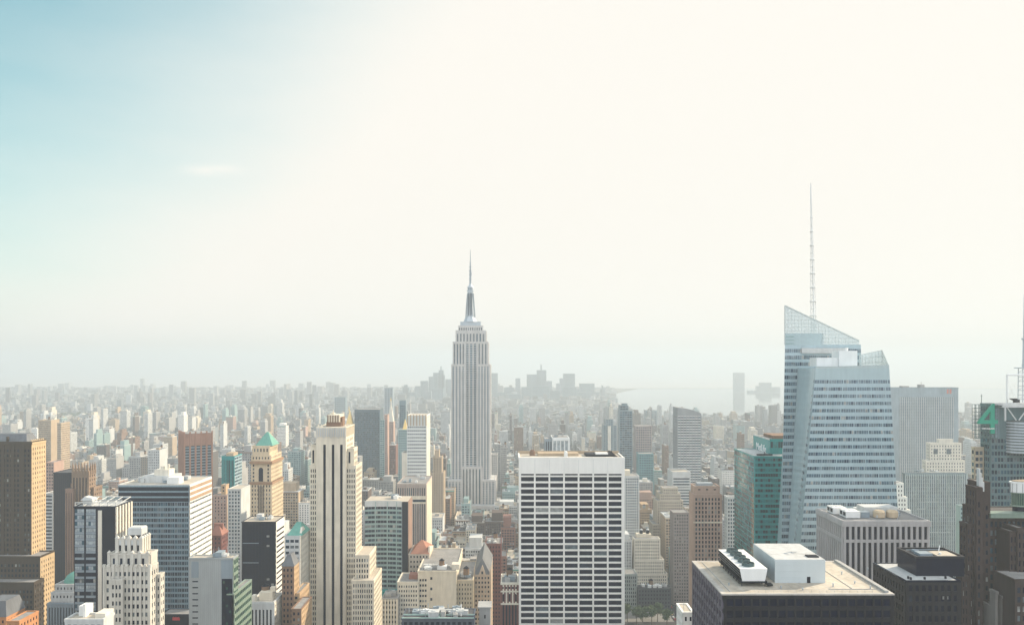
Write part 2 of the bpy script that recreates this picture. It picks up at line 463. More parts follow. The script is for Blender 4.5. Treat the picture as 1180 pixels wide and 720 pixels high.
t.roof.box(x0-.3, x1+.85, D-.86, D+.5, z1-.5, z1+.9, t.ri(WHITE)); t.roof.box(x0-.3, x0+.5, D+.5, y1, z1-.5, z1+.9, t.ri(WHITE))
t.roof.box(x1-.5, x1+.3, D+.5, y1, z1-.5, z1+.9, t.ri(WHITE)); t.roof.box(x0-.3, x1+.3, y1, y1+.8, z1-.5, z1+2.2, t.ri(TAN))
t.roof.box(x0+.5, x1-.5, D+.5, y1, z1, z1+.15, t.ri(ROOFL))
b = t.part('penthouse', [TAN]); b.box(x0+14, x0+44, D+14, D+24, z1, z1+2.1)
b = t.part('penthouse', [DARK]); b.box(x1-26, x1-5, D+10, D+24, z1, z1+1.8)
b = t.part('skylight', [WHITEP]); b.box(x1-19, x1-10, D+9, D+16, z1+1.8, z1+2.8)
b = t.part('cooling_unit', [BROWN]); b.cyl(x0+10, D+16, z1, z1+3.4, 2.1, n=10); b.cyl(x0+10, D+16, z1+3.4, z1+4.4, 1.5, n=10)
b = t.part('cooling_unit', [WHITEP]); b.box(x0+33, x0+35.5, D+8, D+11, z1, z1+3.2); b.cyl(x0+34.2, D+9.5, z1+3.2, z1+4.2, 1.0, n=10)
b = t.part('roof_crane', [DARK])
for k in range(3): b.bar((x1-5+k*.9, D+6, z1+.2), (x1-9+k*.9, D+22, z1+3.2), .25)
b.bar((x1-6, D+20, z1), (x1-6, D+20, z1+3.4), .3)
t.done()

# ---- the tall limestone tower with the mast and spire
t = Tower('spire_tower', 'tall limestone art deco tower with setbacks, metal mast and needle spire, tallest in the picture', 'tall spire tower')
D = 1290.
st = dict(fl=None, h=1., p=1.6, var='esb', top=3., name='window_strip')
def eb(u0, u1, vt, DD, ub=None, dep=None, n=4, z0=0, mat=LIME, w=.46, top=3., var='esb', R_=True, bw=3.9):
    f = dict(st); f.update(bw=bw, w=w, bot=0, em=None, pm=0, sm=0, cols=n, sp=1.5, top=top, var=var)
    fr = dict(f); fr['cols'] = None; fr['bw'] = 4.4
    r = t.blk(u0, u1, vt, DD, ub, dep, z0, mat, F=f, Rt=fr if R_ else None, par=.8, roof=ROOFS)
    # floor lines: aluminium spandrels across the strips
    return r
eb(512, 575, 583, 1262, dep=86, n=14, top=5)
eb(516, 532, 553, 1276, dep=58, n=4); eb(555, 570.5, 553, 1276, dep=58, n=4)
eb(532, 555, 538, 1283, dep=46, n=6, R_=False)
eb(520, 536, 420, 1288, dep=42, n=4); eb(550, 564.3, 420, 1288, dep=42, n=4)
eb(536, 550, 394, 1294, dep=34, n=3, w=.62, var='blue', R_=False, bw=6)
eb(521.7, 536, 394, 1292, dep=36, n=4, z0=Z(420,1290)-2); eb(550, 562, 394, 1292, dep=36, n=3, z0=Z(420,1290)-2)
eb(525, 559.5, 381, 1297, dep=28, n=9, z0=Z(394,1290)-2, top=5)
t.blk(528, 556.5, 375.5, 1300, dep=22, z0=Z(381,1290)-1, mat=LIME, par=.8, F=FS(None, 3.5, .5, 1., .8, 'mid', top=3))
t.blk(530.5, 554, 371, 1302, dep=18, z0=Z(375.5,1290)-1, mat=ALUM, par=.6)
# floor lines over the shaft
for (u0,u1,va,vb,DD) in ((520,536,420,553,1288),(550,564.3,420,553,1288),(536,550,394,538,1294),(516,532,553,585,1276),(555,570.5,553,585,1276)):
    z = Z(va,DD)-6
    while z > Z(vb,DD):
        fbox(t.wall, 'F', DD, X(u0,DD)+.5, X(u1,DD)-.5, z, z+1.5, .02, .35, t.mi(ALUM)); z -= 3.75
b = t.part('mast', [ALUM, STEEL]); cx, cy = X(542,1311), 1311.
zz = lambda v: Z(v, 1311)
b.hull([(cx+11*c, cy+11*s, zz(371)) for c, s in ((1,.5),(.5,1),(-.5,1),(-1,.5),(-1,-.5),(-.5,-1),(.5,-1),(1,-.5))],
       [(cx+7.4*c, cy+7.4*s, zz(365)) for c, s in ((1,.5),(.5,1),(-.5,1),(-1,.5),(-1,-.5),(-.5,-1),(.5,-1),(1,-.5))])
b.cyl(cx, cy, zz(365), zz(352), 7.0, 5.2, 12); b.cyl(cx, cy, zz(352), zz(336), 5.2, 4.8, 12)
for k in range(8):
    a = k*math.pi/4+.2
    b.hull([(cx+8.6*math.cos(a)-.6, cy+8.6*math.sin(a)-.6, zz(370)), (cx+8.6*math.cos(a)+.6, cy+8.6*math.sin(a)-.6, zz(370)), (cx+8.6*math.cos(a)+.6, cy+8.6*math.sin(a)+.6, zz(370)), (cx+8.6*math.cos(a)-.6, cy+8.6*math.sin(a)+.6, zz(370))],
           [(cx+5.2*math.cos(a)-.5, cy+5.2*math.sin(a)-.5, zz(338)), (cx+5.2*math.cos(a)+.5, cy+5.2*math.sin(a)-.5, zz(338)), (cx+5.2*math.cos(a)+.5, cy+5.2*math.sin(a)+.5, zz(338)), (cx+5.2*math.cos(a)-.5, cy+5.2*math.sin(a)+.5, zz(338))], 1)
b.cyl(cx, cy, zz(336), zz(334.6), 5.9, n=14); b.cyl(cx, cy, zz(334.6), zz(331.6), 4.7, 4.4, 14, 1); b.cyl(cx, cy, zz(331.6), zz(330.4), 5.4, 4.8, 14); b.cyl(cx, cy, zz(330.4), zz(327.5), 3.6, 2.0, 14)
for q in (-2.6, 0, 2.6):
    b = t.part('mast_window', [G_MID]); b.box(cx+q-.6, cx+q+.6, cy-6.2-(.8 if q == 0 else 0), cy-4, zz(364), zz(338))
b = t.part('antenna', [STEEL])
b.cyl(cx, cy, zz(327.5), zz(310), 1.75, 1.5, 8); b.cyl(cx, cy, zz(310), zz(302), 1.15, 1.1, 8); b.cyl(cx, cy, zz(302), zz(287.5), .75, .3, 8)
for v in (322, 317, 312.5, 308): b.cyl(cx, cy, zz(v), zz(v-.7), 2.3, n=8)
b.bar((cx+1.8, cy, zz(318)), (cx+1.8, cy, zz(314)), .6)
t.done()

# ---- cream tower with three long black window strips
t = Tower('strip_tower', 'tall cream stone tower with three long black window strips and a fluted crown', 'cream three-strip tower')
D = 540.
pw = FS(3.66, 2.3, .56, .62, .3, 'std', top=2.0)
xa, xb, ya, yb, zt_ = t.blk(364.5, 399, 492.5, D, dep=27, mat=CREAM, par=.3, F=None, roof=ROOFL)
for u in (374.2, 384., 393.6):
    b = t.part('window_strip', [G_DARK]); zz0 = Z(720,D)-20; zc = Z(512,D)
    fbox(b, 'F', D, X(u,D)-.9, X(u,D)+.9, zz0, zc, -.1, .06); 
for a, c in ((364.5,372.7),(375.7,382.5),(385.5,392.1),(395.1,399)):
    fbox(t.wall, 'F', D, X(a,D), X(c,D), Z(720,D)-20, Z(512,D), 0, .75, t.mi(CREAM))
fbox(t.wall, 'F', D, xa, xb, Z(512,D), Z(492.5,D)-.02, 0, .75, t.mi(CREAM))
for k in range(17):   # vertical fluting of the crown
    a = xa + (k+.5)*(xb-xa)/17; fbox(t.wall, 'F', D-.75, a-.28, a+.28, Z(503+1.5*(k%4==0),D), Z(492.6,D), 0, .4, t.mi(LGREY))
for k in range(14):
    a = ya + (k+.5)*(yb-ya)/14; fbox(t.wall, 'R', xb, a-.28, a+.28, Z(503,D), Z(492.6,D), 0, .4, t.mi(CREAM))
for k in range(6):
    a = ya + 3 + k*3.6
    for q in range(22): t.panes.append(('R', a, Z(508,D)-q*3.66, 1.2, 1.9, xb, 'std', 'window'))
t.blk(358.5, 364.5, 513, D+3, dep=22, mat=CREAM, F=FS(None, 2, .42, 1, .3, 'black', top=4., bot=200, cols=1), par=.5)
fbox(MB(), 'F', 0, 0, 1, 0, 1, 0, 1)
b = t.part('window_strip', [G_DARK]); fbox(b, 'F', D+3, X(361,D+3)-.6, X(361,D+3)+.6, Z(534,D), Z(519,D), -.05, .06)
t.blk(357, 370.0, 537, D+1.5, dep=26, mat=CREAM, F=dict(pw, cols=5, w=.5), par=.5)
t.blk(399, 407.5, 517, D+3, ub=411.5, mat=CREAM, F=None, Rt=dict(pw), par=.5)
b = t.part('window_strip', [G_DARK]); fbox(b, 'F', D+3, X(402.7,D+3)-.6, X(402.7,D+3)+.6, Z(534,D), Z(521,D), -.05, .06)
t.blk(396.5, 410, 537, D+1.5, ub=416.5, mat=CREAM, F=dict(pw, cols=5, w=.5), Rt=dict(pw, bw=2.8), par=.5)
t.blk(409.5, 425.5, 640, D-6, ub=433, mat=CREAM, F=dict(pw, cols=5, w=.52), Rt=dict(pw, bw=3), par=.6, roof=ROOFL)
t.blk(405.5, 430.5, 669, D-13, ub=439.5, mat=CREAM, F=dict(pw, cols=9, w=.48), Rt=dict(pw, bw=3), par=.6, roof=ROOFL)
b = t.part('penthouse', [CREAM, BROWN]); 
b.box(X(376,D+8), X(393,D+8), D+8, D+20, zt_, zt_+3.2, 1); b.box(X(377.5,D+8), X(391.5,D+8), D+7.6, D+21, zt_+3.2, zt_+8.2, 0)
for k in range(5): b.box(X(378+k*2.9,D+8)-.3, X(378+k*2.9,D+8)+.3, D+7.2, D+7.6, zt_+3.2, zt_+8.0, 1)
b.box(X(388,D+8), X(394,D+8), D+10, D+18, zt_, zt_+6.6, 1)
b.cyl(X(384,D+12), D+12, zt_+8.2, zt_+9.6, 1.4, n=10); b.bar((X(384,D+12), D+12, zt_+9.6), (X(384,D+12), D+12, zt_+11.5), .25)
for u in (366.5, 370, 397): b = t.part('finial', [CREAM]); b.pyr(X(u,D)-.8, X(u,D)+.8, D+1, D+2.6, zt_+.3, zt_+2.4)
t.done()

# ---- gilded pyramid roof behind it
t = Tower('gilded_tower', 'distant tower with a gilded pyramid roof, partly hidden behind the cream strip tower', 'gilded pyramid')
D = 1500.
r = t.blk(394, 411, 509, D, ub=416, mat=IVORY, F=FS(4, 5, .5, .55, .3, 'mid'), par=.5)
t.blk(396.5, 408, 495, D+6, dep=18, z0=Z(509,D), mat=IVORY, F=FS(4,5,.5,.6,.3,'mid'), par=.4)
b = t.part('pyramid_roof', [GOLD]); b.pyr(X(396.8,D+6), X(407.5,D+6), D+6.5, D+23, Z(495,D+6), Z(472,D+14)); b.cyl(X(402.2,D+15), D+15, Z(473,D+15), Z(467,D+15), 1.0, .1, 8)
t.done()

# ---- brown brick setback tower, far left
t = Tower('setback_tower', 'big brown brick setback tower cut by the picture edge, sunlit orange on its narrow flank', 'brown setback tower')
D = 600.
fb = FS(3.8, 2.7, .52, .55, .3, 'std', top=5)
LB = wallmat('lincoln brown stone', (.050,.036,.023)); LO = wallmat('sunlit brown stone', (.50,.37,.22))  # brown stone, with a lighter sunlit copy for the flank
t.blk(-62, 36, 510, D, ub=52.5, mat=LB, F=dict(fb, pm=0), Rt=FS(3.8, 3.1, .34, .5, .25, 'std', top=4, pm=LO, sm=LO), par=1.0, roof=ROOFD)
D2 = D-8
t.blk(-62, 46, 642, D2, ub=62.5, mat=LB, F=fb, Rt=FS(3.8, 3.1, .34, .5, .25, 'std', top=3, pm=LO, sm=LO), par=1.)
t.blk(-62, 39, 672, D2-12, dep=12, mat=LB, F=fb, Rt=FS(3.8,3.1,.34,.5,.25), par=1.)
z = Z(510,D)
fbox(t.wall, 'F', D, X(-62,D), X(36,D)+.9, z-1.2, z+.2, .3, .9, t.mi(LB)); fbox(t.wall, 'F', D, X(-62,D), X(36,D)+.6, z-12, z-11.2, .3, .7, t.mi(LB))
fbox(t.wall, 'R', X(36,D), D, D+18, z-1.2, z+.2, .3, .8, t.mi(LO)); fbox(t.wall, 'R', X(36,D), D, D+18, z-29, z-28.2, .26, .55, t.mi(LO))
for k in range(4):
    a = X(-8+k*11.5, D); fbox(t.wall, 'F', D-.3, a-1.3, a+1.3, Z(720,D), z-1.3, 0, .45, t.mi(LB))
b = t.part('hipped_roof', [SLATE]); b.hull([(X(-62,D),D+2,z),(X(29,D),D+2,z),(X(29,D),D+17,z),(X(-62,D),D+17,z)], [(X(-62,D),D+6,z+6.3),(X(25,D),D+6,z+6.3),(X(25,D),D+14,z+6.3),(X(-62,D),D+14,z+6.3)])
b = t.part('chimney', [LB]); b.box(X(9.5,D+3)-.6, X(9.5,D+3)+.6, D+1.5, D+3, z, z+4.5)
for k in range(7):
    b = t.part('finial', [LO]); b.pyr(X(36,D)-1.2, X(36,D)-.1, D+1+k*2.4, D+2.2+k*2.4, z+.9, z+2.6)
t.done()

# ---- black slab and gothic tower behind
t = Tower('black_slab', 'black glass slab standing between the brown setback tower and the gothic pinnacled tower', 'black slab')
t.blk(61.5, 90, 545, 820, dep=30, mat=NAVY, F=FS(3.9, 2.2, .8, .6, .12, 'black', pm=DARK, sm=NAVY), par=.8, roof=ROOFD)
t.done()
t = Tower('pale_tower', 'narrow pale tower with striped floors, tight beside the sunlit flank of the brown setback tower', None)
t.blk(53, 62, 533, 900, dep=20, mat=PINK, F=FS(3.8, 3, .6, .5, .3, 'mid'), par=.8); t.blk(50, 61, 569, 860, dep=20, mat=LGREY, F=FS(3.8, 20, .9, .5, .4, 'mid'), par=.8)
t.done()
t = Tower('gothic_tower', 'brown brick gothic tower crowned with a row of pointed pinnacles, one flank sunlit', 'gothic pinnacled tower')
D = 760.
GB = wallmat('gothic tan brick', (.235,.165,.115)); 
x0,x1,y0,y1,z1 = t.blk(83, 102, 543, D, ub=110, mat=GB, F=FS(None, 3.2, .42, 1, .7, 'dark', top=6, name='window_strip'), Rt=FS(4, 3.6, .36, .5, .3, 'std', top=4), par=.5)
for k in range(6):
    a = x0+.8+k*(x1-x0-1.6)/5
    b = t.part('pinnacle', [GB]); b.box(a-.75, a+.75, D-.9, D+.8, z1-3, z1+3.2); b.pyr(a-.75, a+.75, D-.9, D+.8, z1+3.2, z1+9.5)
for k in range(1, 4):
    a = D+k*(y1-D-1)/3
    b = t.part('pinnacle', [GB]); b.box(x1-.8, x1+.9, a-.75, a+.75, z1-3, z1+3); b.pyr(x1-.8, x1+.9, a-.75, a+.75, z1+3, z1+9)
t.blk(99, 108, 562, D+5, ub=117.5, mat=GB, F=FS(4, 3, .4, .5, .3), Rt=FS(4, 3.4, .36, .5, .3), par=.8)
t.blk(75.5, 84, 564, D-4, dep=25, mat=wallmat('gothic shaded brick',(.24,.15,.11)), F=FS(None, 2.4, .3, 1, .5, 'dark', top=3, name='window_strip'), par=.8)
b = t.part('water_tank', [WOOD, DARK]); watertank(b, X(81,D), D+4, Z(564,D), 1.8)
t.done()

# ---- silver and black glass tower with white piers on its flank
t = Tower('glass_tower', 'black tower with two silver window strips, steel roof frame and pale piers on its flank', 'silver-strip tower')
D = 480.
x0,x1,y0,y1,z1 = t.blk(85.5, 132.5, 584, D, ub=151.5, mat=NAVY, par=.6, roof=ROOFS)
for ua, uc in ((86.5, 97), (99.2, 110.3)):
    n = int((Z(590,D) - (Z(720,D)-15))/3.9)
    for k in range(n):
        zz0 = Z(586,D) - k*3.9; bw = (X(uc,D)-X(ua,D))/4
        solid = k in (2,3,4)
        for q in range(4):
            t.panes.append(('F', X(ua,D)+(q+.5)*bw, zz0-1.3, bw*.94, 2.2, D, 'silver' if k < 7 else ('std' if k%3 else 'silver'), 'window'))
        fbox(t.wall, 'F', D, X(ua,D), X(uc,D), zz0-3.9, zz0-2.5, .02, .2, t.mi(STEEL))
b = t.part('reflection_strip', [IVORY]); fbox(b, 'F', D, X(113.3,D), X(117.6,D), Z(720,D)-15, z1-2, 0, .5)  # pale strip standing for a marble reflection in the dark glass
for k in range(6):
    a = D + 1.2 + k*(y1-D-2.4)/5
    b = t.part('pier', [IVORY]); fbox(b, 'R', x1, a-.75, a+.75, Z(720,D)-15, z1, .0, .9)
for k in range(14): fbox(t.wall, 'R', x1, D, y1, z1-4-k*3.9-1.2, z1-4-k*3.9, .0, .2, t.mi(BROWN))
b = t.part('roof_frame', [LGREY])
for k in range(6):
    xx = x0 + k*(x1-x0)/5; b.bar((xx, D+1, z1+.5), (xx, y1-1, z1+3.0), .3); b.bar((xx, D+1, z1), (xx, D+1, z1+2.6), .25)
b.bar((x0, D+1, z1+2.6), (x1, D+1, z1+2.6), .35); b.bar((x0, y1-1, z1+3), (x1, y1-1, z1+3), .3); b.bar((x0, D+9, z1+2.8), (x1, D+9, z1+2.8), .3)
b.box(x0+2, x0+8, D+6, D+12, z1, z1+3.2); b.hull([(x0+1,D+5,z1+3.2),(x0+8,D+5,z1+3.2),(x0+8,D+12,z1+3.2),(x0+1,D+12,z1+3.2)], [(x0+3,D+6,z1+5.4),(x0+8,D+6,z1+4.2),(x0+8,D+11,z1+4.2),(x0+3,D+11,z1+5.4)])
t.done()

# ---- art deco tower with stepped top
t = Tower('deco_tower', 'white stone art deco tower with crenellated stepped top and a square tank house', 'white stepped deco tower')
D = 360.
IV = wallmat('deco grey stone', (.52,.50,.45))
fd = FS(3.72, 2.05, .56, .52, .42, 'std', top=2.2, sp=.22)
x0,x1,y0,y1,z1 = t.blk(120.5, 173, 653, D, ub=181.5, mat=IV, F=dict(fd, cols=10), Rt=dict(fd, bw=2.4, w=.5), par=.4, roof=ROOFL)
for k in range(11):
    a = x0 + k*(x1-x0)/10
    if k % 2 == 0: fbox(t.wall, 'F', D-.42, a-.45, a+.45, Z(720,D)-10, z1+1.2, 0, .4, t.mi(IV))
    t.roof.box(a-.6, a+.6, D-.8, D+.1, z1+.1, z1+1.3, t.ri(IV))
t.blk(128, 141, 668, D-2.2, dep=4, mat=IV, F=dict(fd, cols=3), par=.4)
t.blk(181, 184.5, 662, D+6, ub=186.5, mat=IV, F=FS(3.72,2,.5,.5,.3), Rt=FS(3.72,2,.5,.5,.3), par=.4)
ft = FS(None, 3.6, .34, .62, .5, 'dark', top=2.6, name='window')
zA = z1
a0,a1,b0,b1,zB = t.blk(125.5, 172.5, 638.5, D+2.5, ub=181, z0=zA-1, mat=IV, par=.5, roof=ROOFL)
for k in range(5):
    a = a0 + (k+.7)*(a1-a0)/5.6; t.panes.append(('F', a, zA+1.8, 1.1, 3.2, D+2.5, 'std', 'window'))
for k in range(6):
    a = a0 + (k+.05)*(a1-a0)/5.3; fbox(t.wall, 'F', D+2.5, a-.7, a+.7, zA, zB+.9, 0, .5, t.mi(IV)); t.roof.pyr(a-.8, a+.8, D+1.7, D+3.2, zB+.9, zB+2.0, m=t.ri(IV))
    fbox(t.wall, 'R', a1, b0+1+k*(b1-b0-2)/5-.5, b0+1+k*(b1-b0-2)/5+.5, zA, zB+.7, 0, .4, t.mi(IV))
c0,c1,d0,d1,zC = t.blk(135.5, 163, 622, D+5.5, ub=172, z0=zB-1, mat=IV, par=.5, roof=ROOFL)
for k in range(4):
    a = c0 + (k+.5)*(c1-c0)/4
    t.panes.append(('F', a, zB+2.6, 1.5, 3.4, D+5.5, 'dark', 'window'))
for k in range(5):
    a = c0 + k*(c1-c0)/4; fbox(t.wall, 'F', D+5.5, a-.8, a+.8, zB, zC+1.0, 0, .7, t.mi(IV)); t.roof.pyr(a-.9, a+.9, D+4.6, D+6.3, zC+1.0, zC+2.4, m=t.ri(IV))
    if k < 4: fbox(t.wall, 'F', D+5.5, a+.9, a+(c1-c0)/4-.9, zC-2.3, zC, .01, .4, t.mi(LGREY))
for k in range(4):
    a = d0 + .6 + k*(d1-d0-1.2)/3; fbox(t.wall, 'R', c1, a-.7, a+.7, zB, zC+1.0, 0, .6, t.mi(IV)); t.roof.pyr(c1-.7, c1+.9, a-.8, a+.8, zC+1.0, zC+2.2, m=t.ri(IV))
b = t.part('tank_house', [LGREY, DARK]); b.box(X(147,D+9), X(163,D+9), D+9, D+15, zC+1.6, zC+4.6, 0); b.box(X(148,D+9), X(162,D+9), D+9.3, D+14.7, zC, zC+1.6, 1)
b.hull([(X(147,D+9),D+9,zC+4.6),(X(163,D+9),D+9,zC+4.6),(X(163,D+9),D+15,zC+4.6),(X(147,D+9),D+15,zC+4.6)], [(X(148,D+9),D+9.6,zC+5.1),(X(162,D+9),D+9.6,zC+5.1),(X(162,D+9),D+14.4,zC+5.1),(X(148,D+9),D+14.4,zC+5.1)])
t.done()

# ---- wide banded glass block
t = Tower('office_block', 'wide dark glass office block with pale horizontal bands, brightly striped on its sunlit flank', 'wide banded block')
D = 575.
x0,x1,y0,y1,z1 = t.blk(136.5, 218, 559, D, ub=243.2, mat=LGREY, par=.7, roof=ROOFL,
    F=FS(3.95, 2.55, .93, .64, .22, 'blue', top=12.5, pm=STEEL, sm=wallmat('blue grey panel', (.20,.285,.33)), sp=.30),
    Rt=FS(3.95, 2.6, .95, .42, .5, 'pale', top=12.5, sm=WHITE, pm=WHITE, sp=.6))  # flank bands whitened, sunlight put into their colour
for k in range(3):
    zz0 = z1 - 1.2 - k*4.0
    b = t.part('mechanical_band', [NAVY]); fbox(b, 'F', D, x0+.3, x1-.3, zz0-2.7, zz0, .26, .42)
    b = t.part('mechanical_band', [wallmat('sunlit louvre', (.36,.25,.17))]); fbox(b, 'R', x1, D+.3, y1-.3, zz0-2.5, zz0, .5, .68)  # flank louvres are a sun-warmed copy of the dark front ones
for k in range(31):
    a = x0 + k*(x1-x0)/30; fbox(t.wall, 'F', D, a-.09, a+.09, Z(700,D), z1-12.5, .28, .42, t.mi(STEEL))
b = t.part('penthouse', [LGREY]); b.box(x0+12, x0+34, D+12, D+30, z1, z1+5)
b = t.part('penthouse', [WHITEP]); b.box(x0+33, x0+42, D+6, D+14, z1, z1+4.8)
b = t.part('penthouse', [IVORY]); b.box(x0+20, x0+31, D+14, D+24, z1+5, z1+9.5); b.cyl(x0+25, D+18, z1+9.5, z1+12, 1.8, n=10); b.cyl(x0+29, D+18, z1+9.5, z1+13.5, .8, n=8)
t.clutter(x0+2, x1-8, D+2, y1-4, z1, 9, 5)
b = t.part('railing', [LGREY]); b.bar((x0+1, D+1, z1+1.6), (x0+30, D+1, z1+1.6), .12); b.bar((x0+.6,D+8,z1+2.5),(x0+12,D+16,z1+4),.25)
t.done()

# ---- grey blank slab with green glass corner
t = Tower('grey_slab', 'grey blank-walled slab with small slot windows and a green glass corner, roof full of aerials', 'grey blank slab')
D = 400.
GP = wallmat('grey tile panel', (.30,.325,.335), var=.12)
x0,x1,y0,y1,z1 = t.blk(217.8, 268.5, 643.5, D, ub=274, mat=GP, par=.5, roof=ROOFL, Rt=FS(4., 3, .9, .6, .3, 'green', sm=GREENP, pm=GREENP, top=1))
b = t.part('louvre_panel', [STEEL]); fbox(b, 'F', D, X(220.5,D), X(229,D), z1-9.6, z1-1.4, 0, .12)
b = t.part('louvre_panel', [STEEL]); fbox(b, 'F', D, X(255,D), X(268,D), z1-10, z1-.6, 0, .15)
for k in range(9):
    t.panes.append(('F', X(225,D), z1-11.6-k*3.1, 2.9, .6, D, 'black', 'slot_window'))
b = t.part('glass_strip', [G_DARK]); fbox(b, 'F', D, X(255.5,D), X(267.8,D), Z(720,D)-10, z1-10.2, 0, .10)
for k in range(10):
    t.panes.append(('F', X(258,D)+ (k%3)*1.6, z1-12-k*3., 1.0, 1.2, D-.1, 'green', 'window'))
for k in range(16):
    a = x0 + k*(X(255,D)-x0)/16; fbox(t.wall, 'F', D, a-.03, a+.03, Z(720,D)-10, z1, 0, .05, t.mi(LGREY))
zl = Z(684.5,D)
t.blk(262, 269.5, 684.5, D, ub=289.5, mat=GREENP, par=.4, zt=zl, Rt=FS(3.9, 2.4, .93, .5, .35, 'green', sm=GREENP, pm=GREENP, top=.8), roof=ROOFG)
t.clutter(x0+1, x1-1, D+1, y1-1, z1, 4, 9)
for k, (u, h) in enumerate(((222,3),(236,2.2),(246,4.2),(252,5.5),(262,6),(266,4))):
    b = t.part('aerial', [ALUM]); b.bar((X(u,D+3), D+3, z1), (X(u,D+3), D+3, z1+h), .09); b.bar((X(u,D+3)-.7, D+3, z1+h*.8), (X(u,D+3)+.7, D+3, z1+h*.8), .06)
b = t.part('railing', [STEEL]); b.bar((x0+1,D+.6,z1+1.3),(x1-1,D+.6,z1+1.3),.06); b.bar((x1-1,D+.6,z1+1.3),(x1-1,y1-1,z1+1.3),.06)
t.done()

# ---- black glass tower with white striped flank
t = Tower('black_tower', 'black glass tower with a white striped sunlit flank, below the green pyramid roof', 'black striped-flank tower')
D = 560.
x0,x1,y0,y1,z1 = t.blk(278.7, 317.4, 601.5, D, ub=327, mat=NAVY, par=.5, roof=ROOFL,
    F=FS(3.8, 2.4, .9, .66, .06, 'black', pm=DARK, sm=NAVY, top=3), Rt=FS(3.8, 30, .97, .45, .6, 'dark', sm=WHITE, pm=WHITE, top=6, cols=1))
for (u, v) in ((309,617.5),(309,628.5),(309,667),(314,673)):
    b = t.part('lit_sign_box', [G_LITE]); fbox(b, 'F', D, X(u,D)-1, X(u,D)+1, Z(v,D)-.7, Z(v,D)+.7, .05, .3)
for v in (625.5, 648): 
    b = t.part('floor_band', [STEEL]); fbox(b, 'F', D, x0+.5, x1-12, Z(v,D)-.25, Z(v,D)+.25, .05, .2)
t.clutter(x0+2, x1-2, D+2, y1-2, z1, 4, 17)
t.done()

# ---- small classical block below it
t = Tower('classical_block', 'grey classical block with a row of tall pilastered windows below the black striped-flank tower', 'pilastered grey block', 'building')
D = 470.
x0,x1,y0,y1,z1 = t.blk(288, 315.5, 694.5, D, ub=326.5, mat=LGREY, par=.8, roof=ROOFL, F=FS(None, 2.2, .5, 1, .6, 'std', top=3.8, name='window_strip'), Rt=FS(3.8, 3, .4, .5, .3, pm=IVORY, sm=IVORY))  # ivory flank on a grey block: sunshine painted on that side
b = t.part('bulkhead', [CREAM]); b.box(x0+4, x0+12, D+5, D+11, z1, z1+5); b.box(x0+10, x0+13, D+7, D+10, z1+5, z1+7.5)
b = t.part('bulkhead', [IVORY]); b.box(x0+.5, x0+2.5, D+2, D+5, z1, z1+4)
t.clutter(x0+1, x1-2, D+2, y1-2, z1, 5, 3, True)
t.blk(327, 331, 697, D+12, ub=336.5, mat=IVORY, par=.6, Rt=FS(3.8,3,.4,.5,.3), F=FS(3.8,3,.4,.5,.3))
t.done()

# ---- green pyramid roofed tower
t = Tower('pyramid_tower', 'ornate cream tower with a bright green copper pyramid roof', 'green pyramid tower')
D = 700.
TC = wallmat('warm cream terracotta', (.54,.44,.31))
fw = FS(3.7, 2.8, .42, .55, .3, 'std', top=2)
x0,x1,y0,y1,z1 = t.blk(288.5, 313, 556, D, ub=326, mat=TC, F=dict(fw, cols=7), Rt=dict(fw, bw=3.2), par=.6)
b = t.part('window_strip', [G_DARK]); fbox(b, 'F', D, X(297.5,D), X(304.2,D), Z(640,D), z1-3, .28, .42)
for k in range(3): fbox(t.wall, 'F', D-.42, X(298.9+k*2.1,D)-.25, X(298.9+k*2.1,D)+.25, Z(640,D), z1-3, 0, .25, t.mi(TC))
for k in range(16): fbox(t.wall, 'F', D-.42, X(297.5,D), X(304.2,D), z1-6-k*3.7, z1-5-k*3.7, 0, .12, t.mi(DBROWN))
a0,a1,b0,b1,z2 = t.blk(289.2, 312, 532, D+1.5, ub=325, z0=z1-1, mat=TC, F=None, Rt=dict(fw, bw=3.4, w=.36), par=.5)
b = t.part('arched_window', [G_DARK]); ac = (a0+a1)/2; fbox(b, 'F', D+1.5, ac-2, ac+2, z1+1, z2-7, -.05, .08)
b.hull([(ac+2*math.cos(q*math.pi/8), D+1.42, z2-7+2*math.sin(q*math.pi/8)) for q in range(9)][::-1], [(ac+2*math.cos(q*math.pi/8), D+1.55, z2-7+2*math.sin(q*math.pi/8)) for q in range(9)][::-1])
for q in (-6.6, 6.6):
    for k in range(5): t.panes.append(('F', ac+q, z1+2+k*3.3, 1.3, 1.9, D+1.5, 'std', 'window'))
for zc in (z1, z2):
    b = t.part('cornice', [wallmat('brown terracotta band', (.30,.19,.12))]); b.box(x0-.7, x1+.7, D-.8, y1, zc-1.6, zc+.6)
c0,c1,d0,d1,z3 = t.blk(289.5, 312, 525, D+3, ub=324, z0=z2-.5, mat=TC, F=dict(fw, cols=6, fl=3.6, top=1), Rt=dict(fw, bw=3.4, top=1), par=.5)
e0,e1,f0,f1,z4 = t.blk(291, 310.5, 514, D+4.5, ub=319.5, z0=z3-.5, mat=TC, F=dict(fw, cols=5, fl=6, h=.5, top=2), Rt=dict(fw, bw=3.6, fl=6, h=.5, top=2), par=.5)
b = t.part('pyramid_roof', [COPPER]); b.pyr(e0+2, e1+2.4, D+6, f1-1, z4+.3, Z(497.5, D+16), .8, .5)
for k in range(1, 6):
    q = k/6; b.bar((e0+2+(e1+.4-e0)*q, D+5.9, z4+.4), ((e0+e1)/2+2.2, D+16, Z(497.8,D+16)), .16)
t.done()

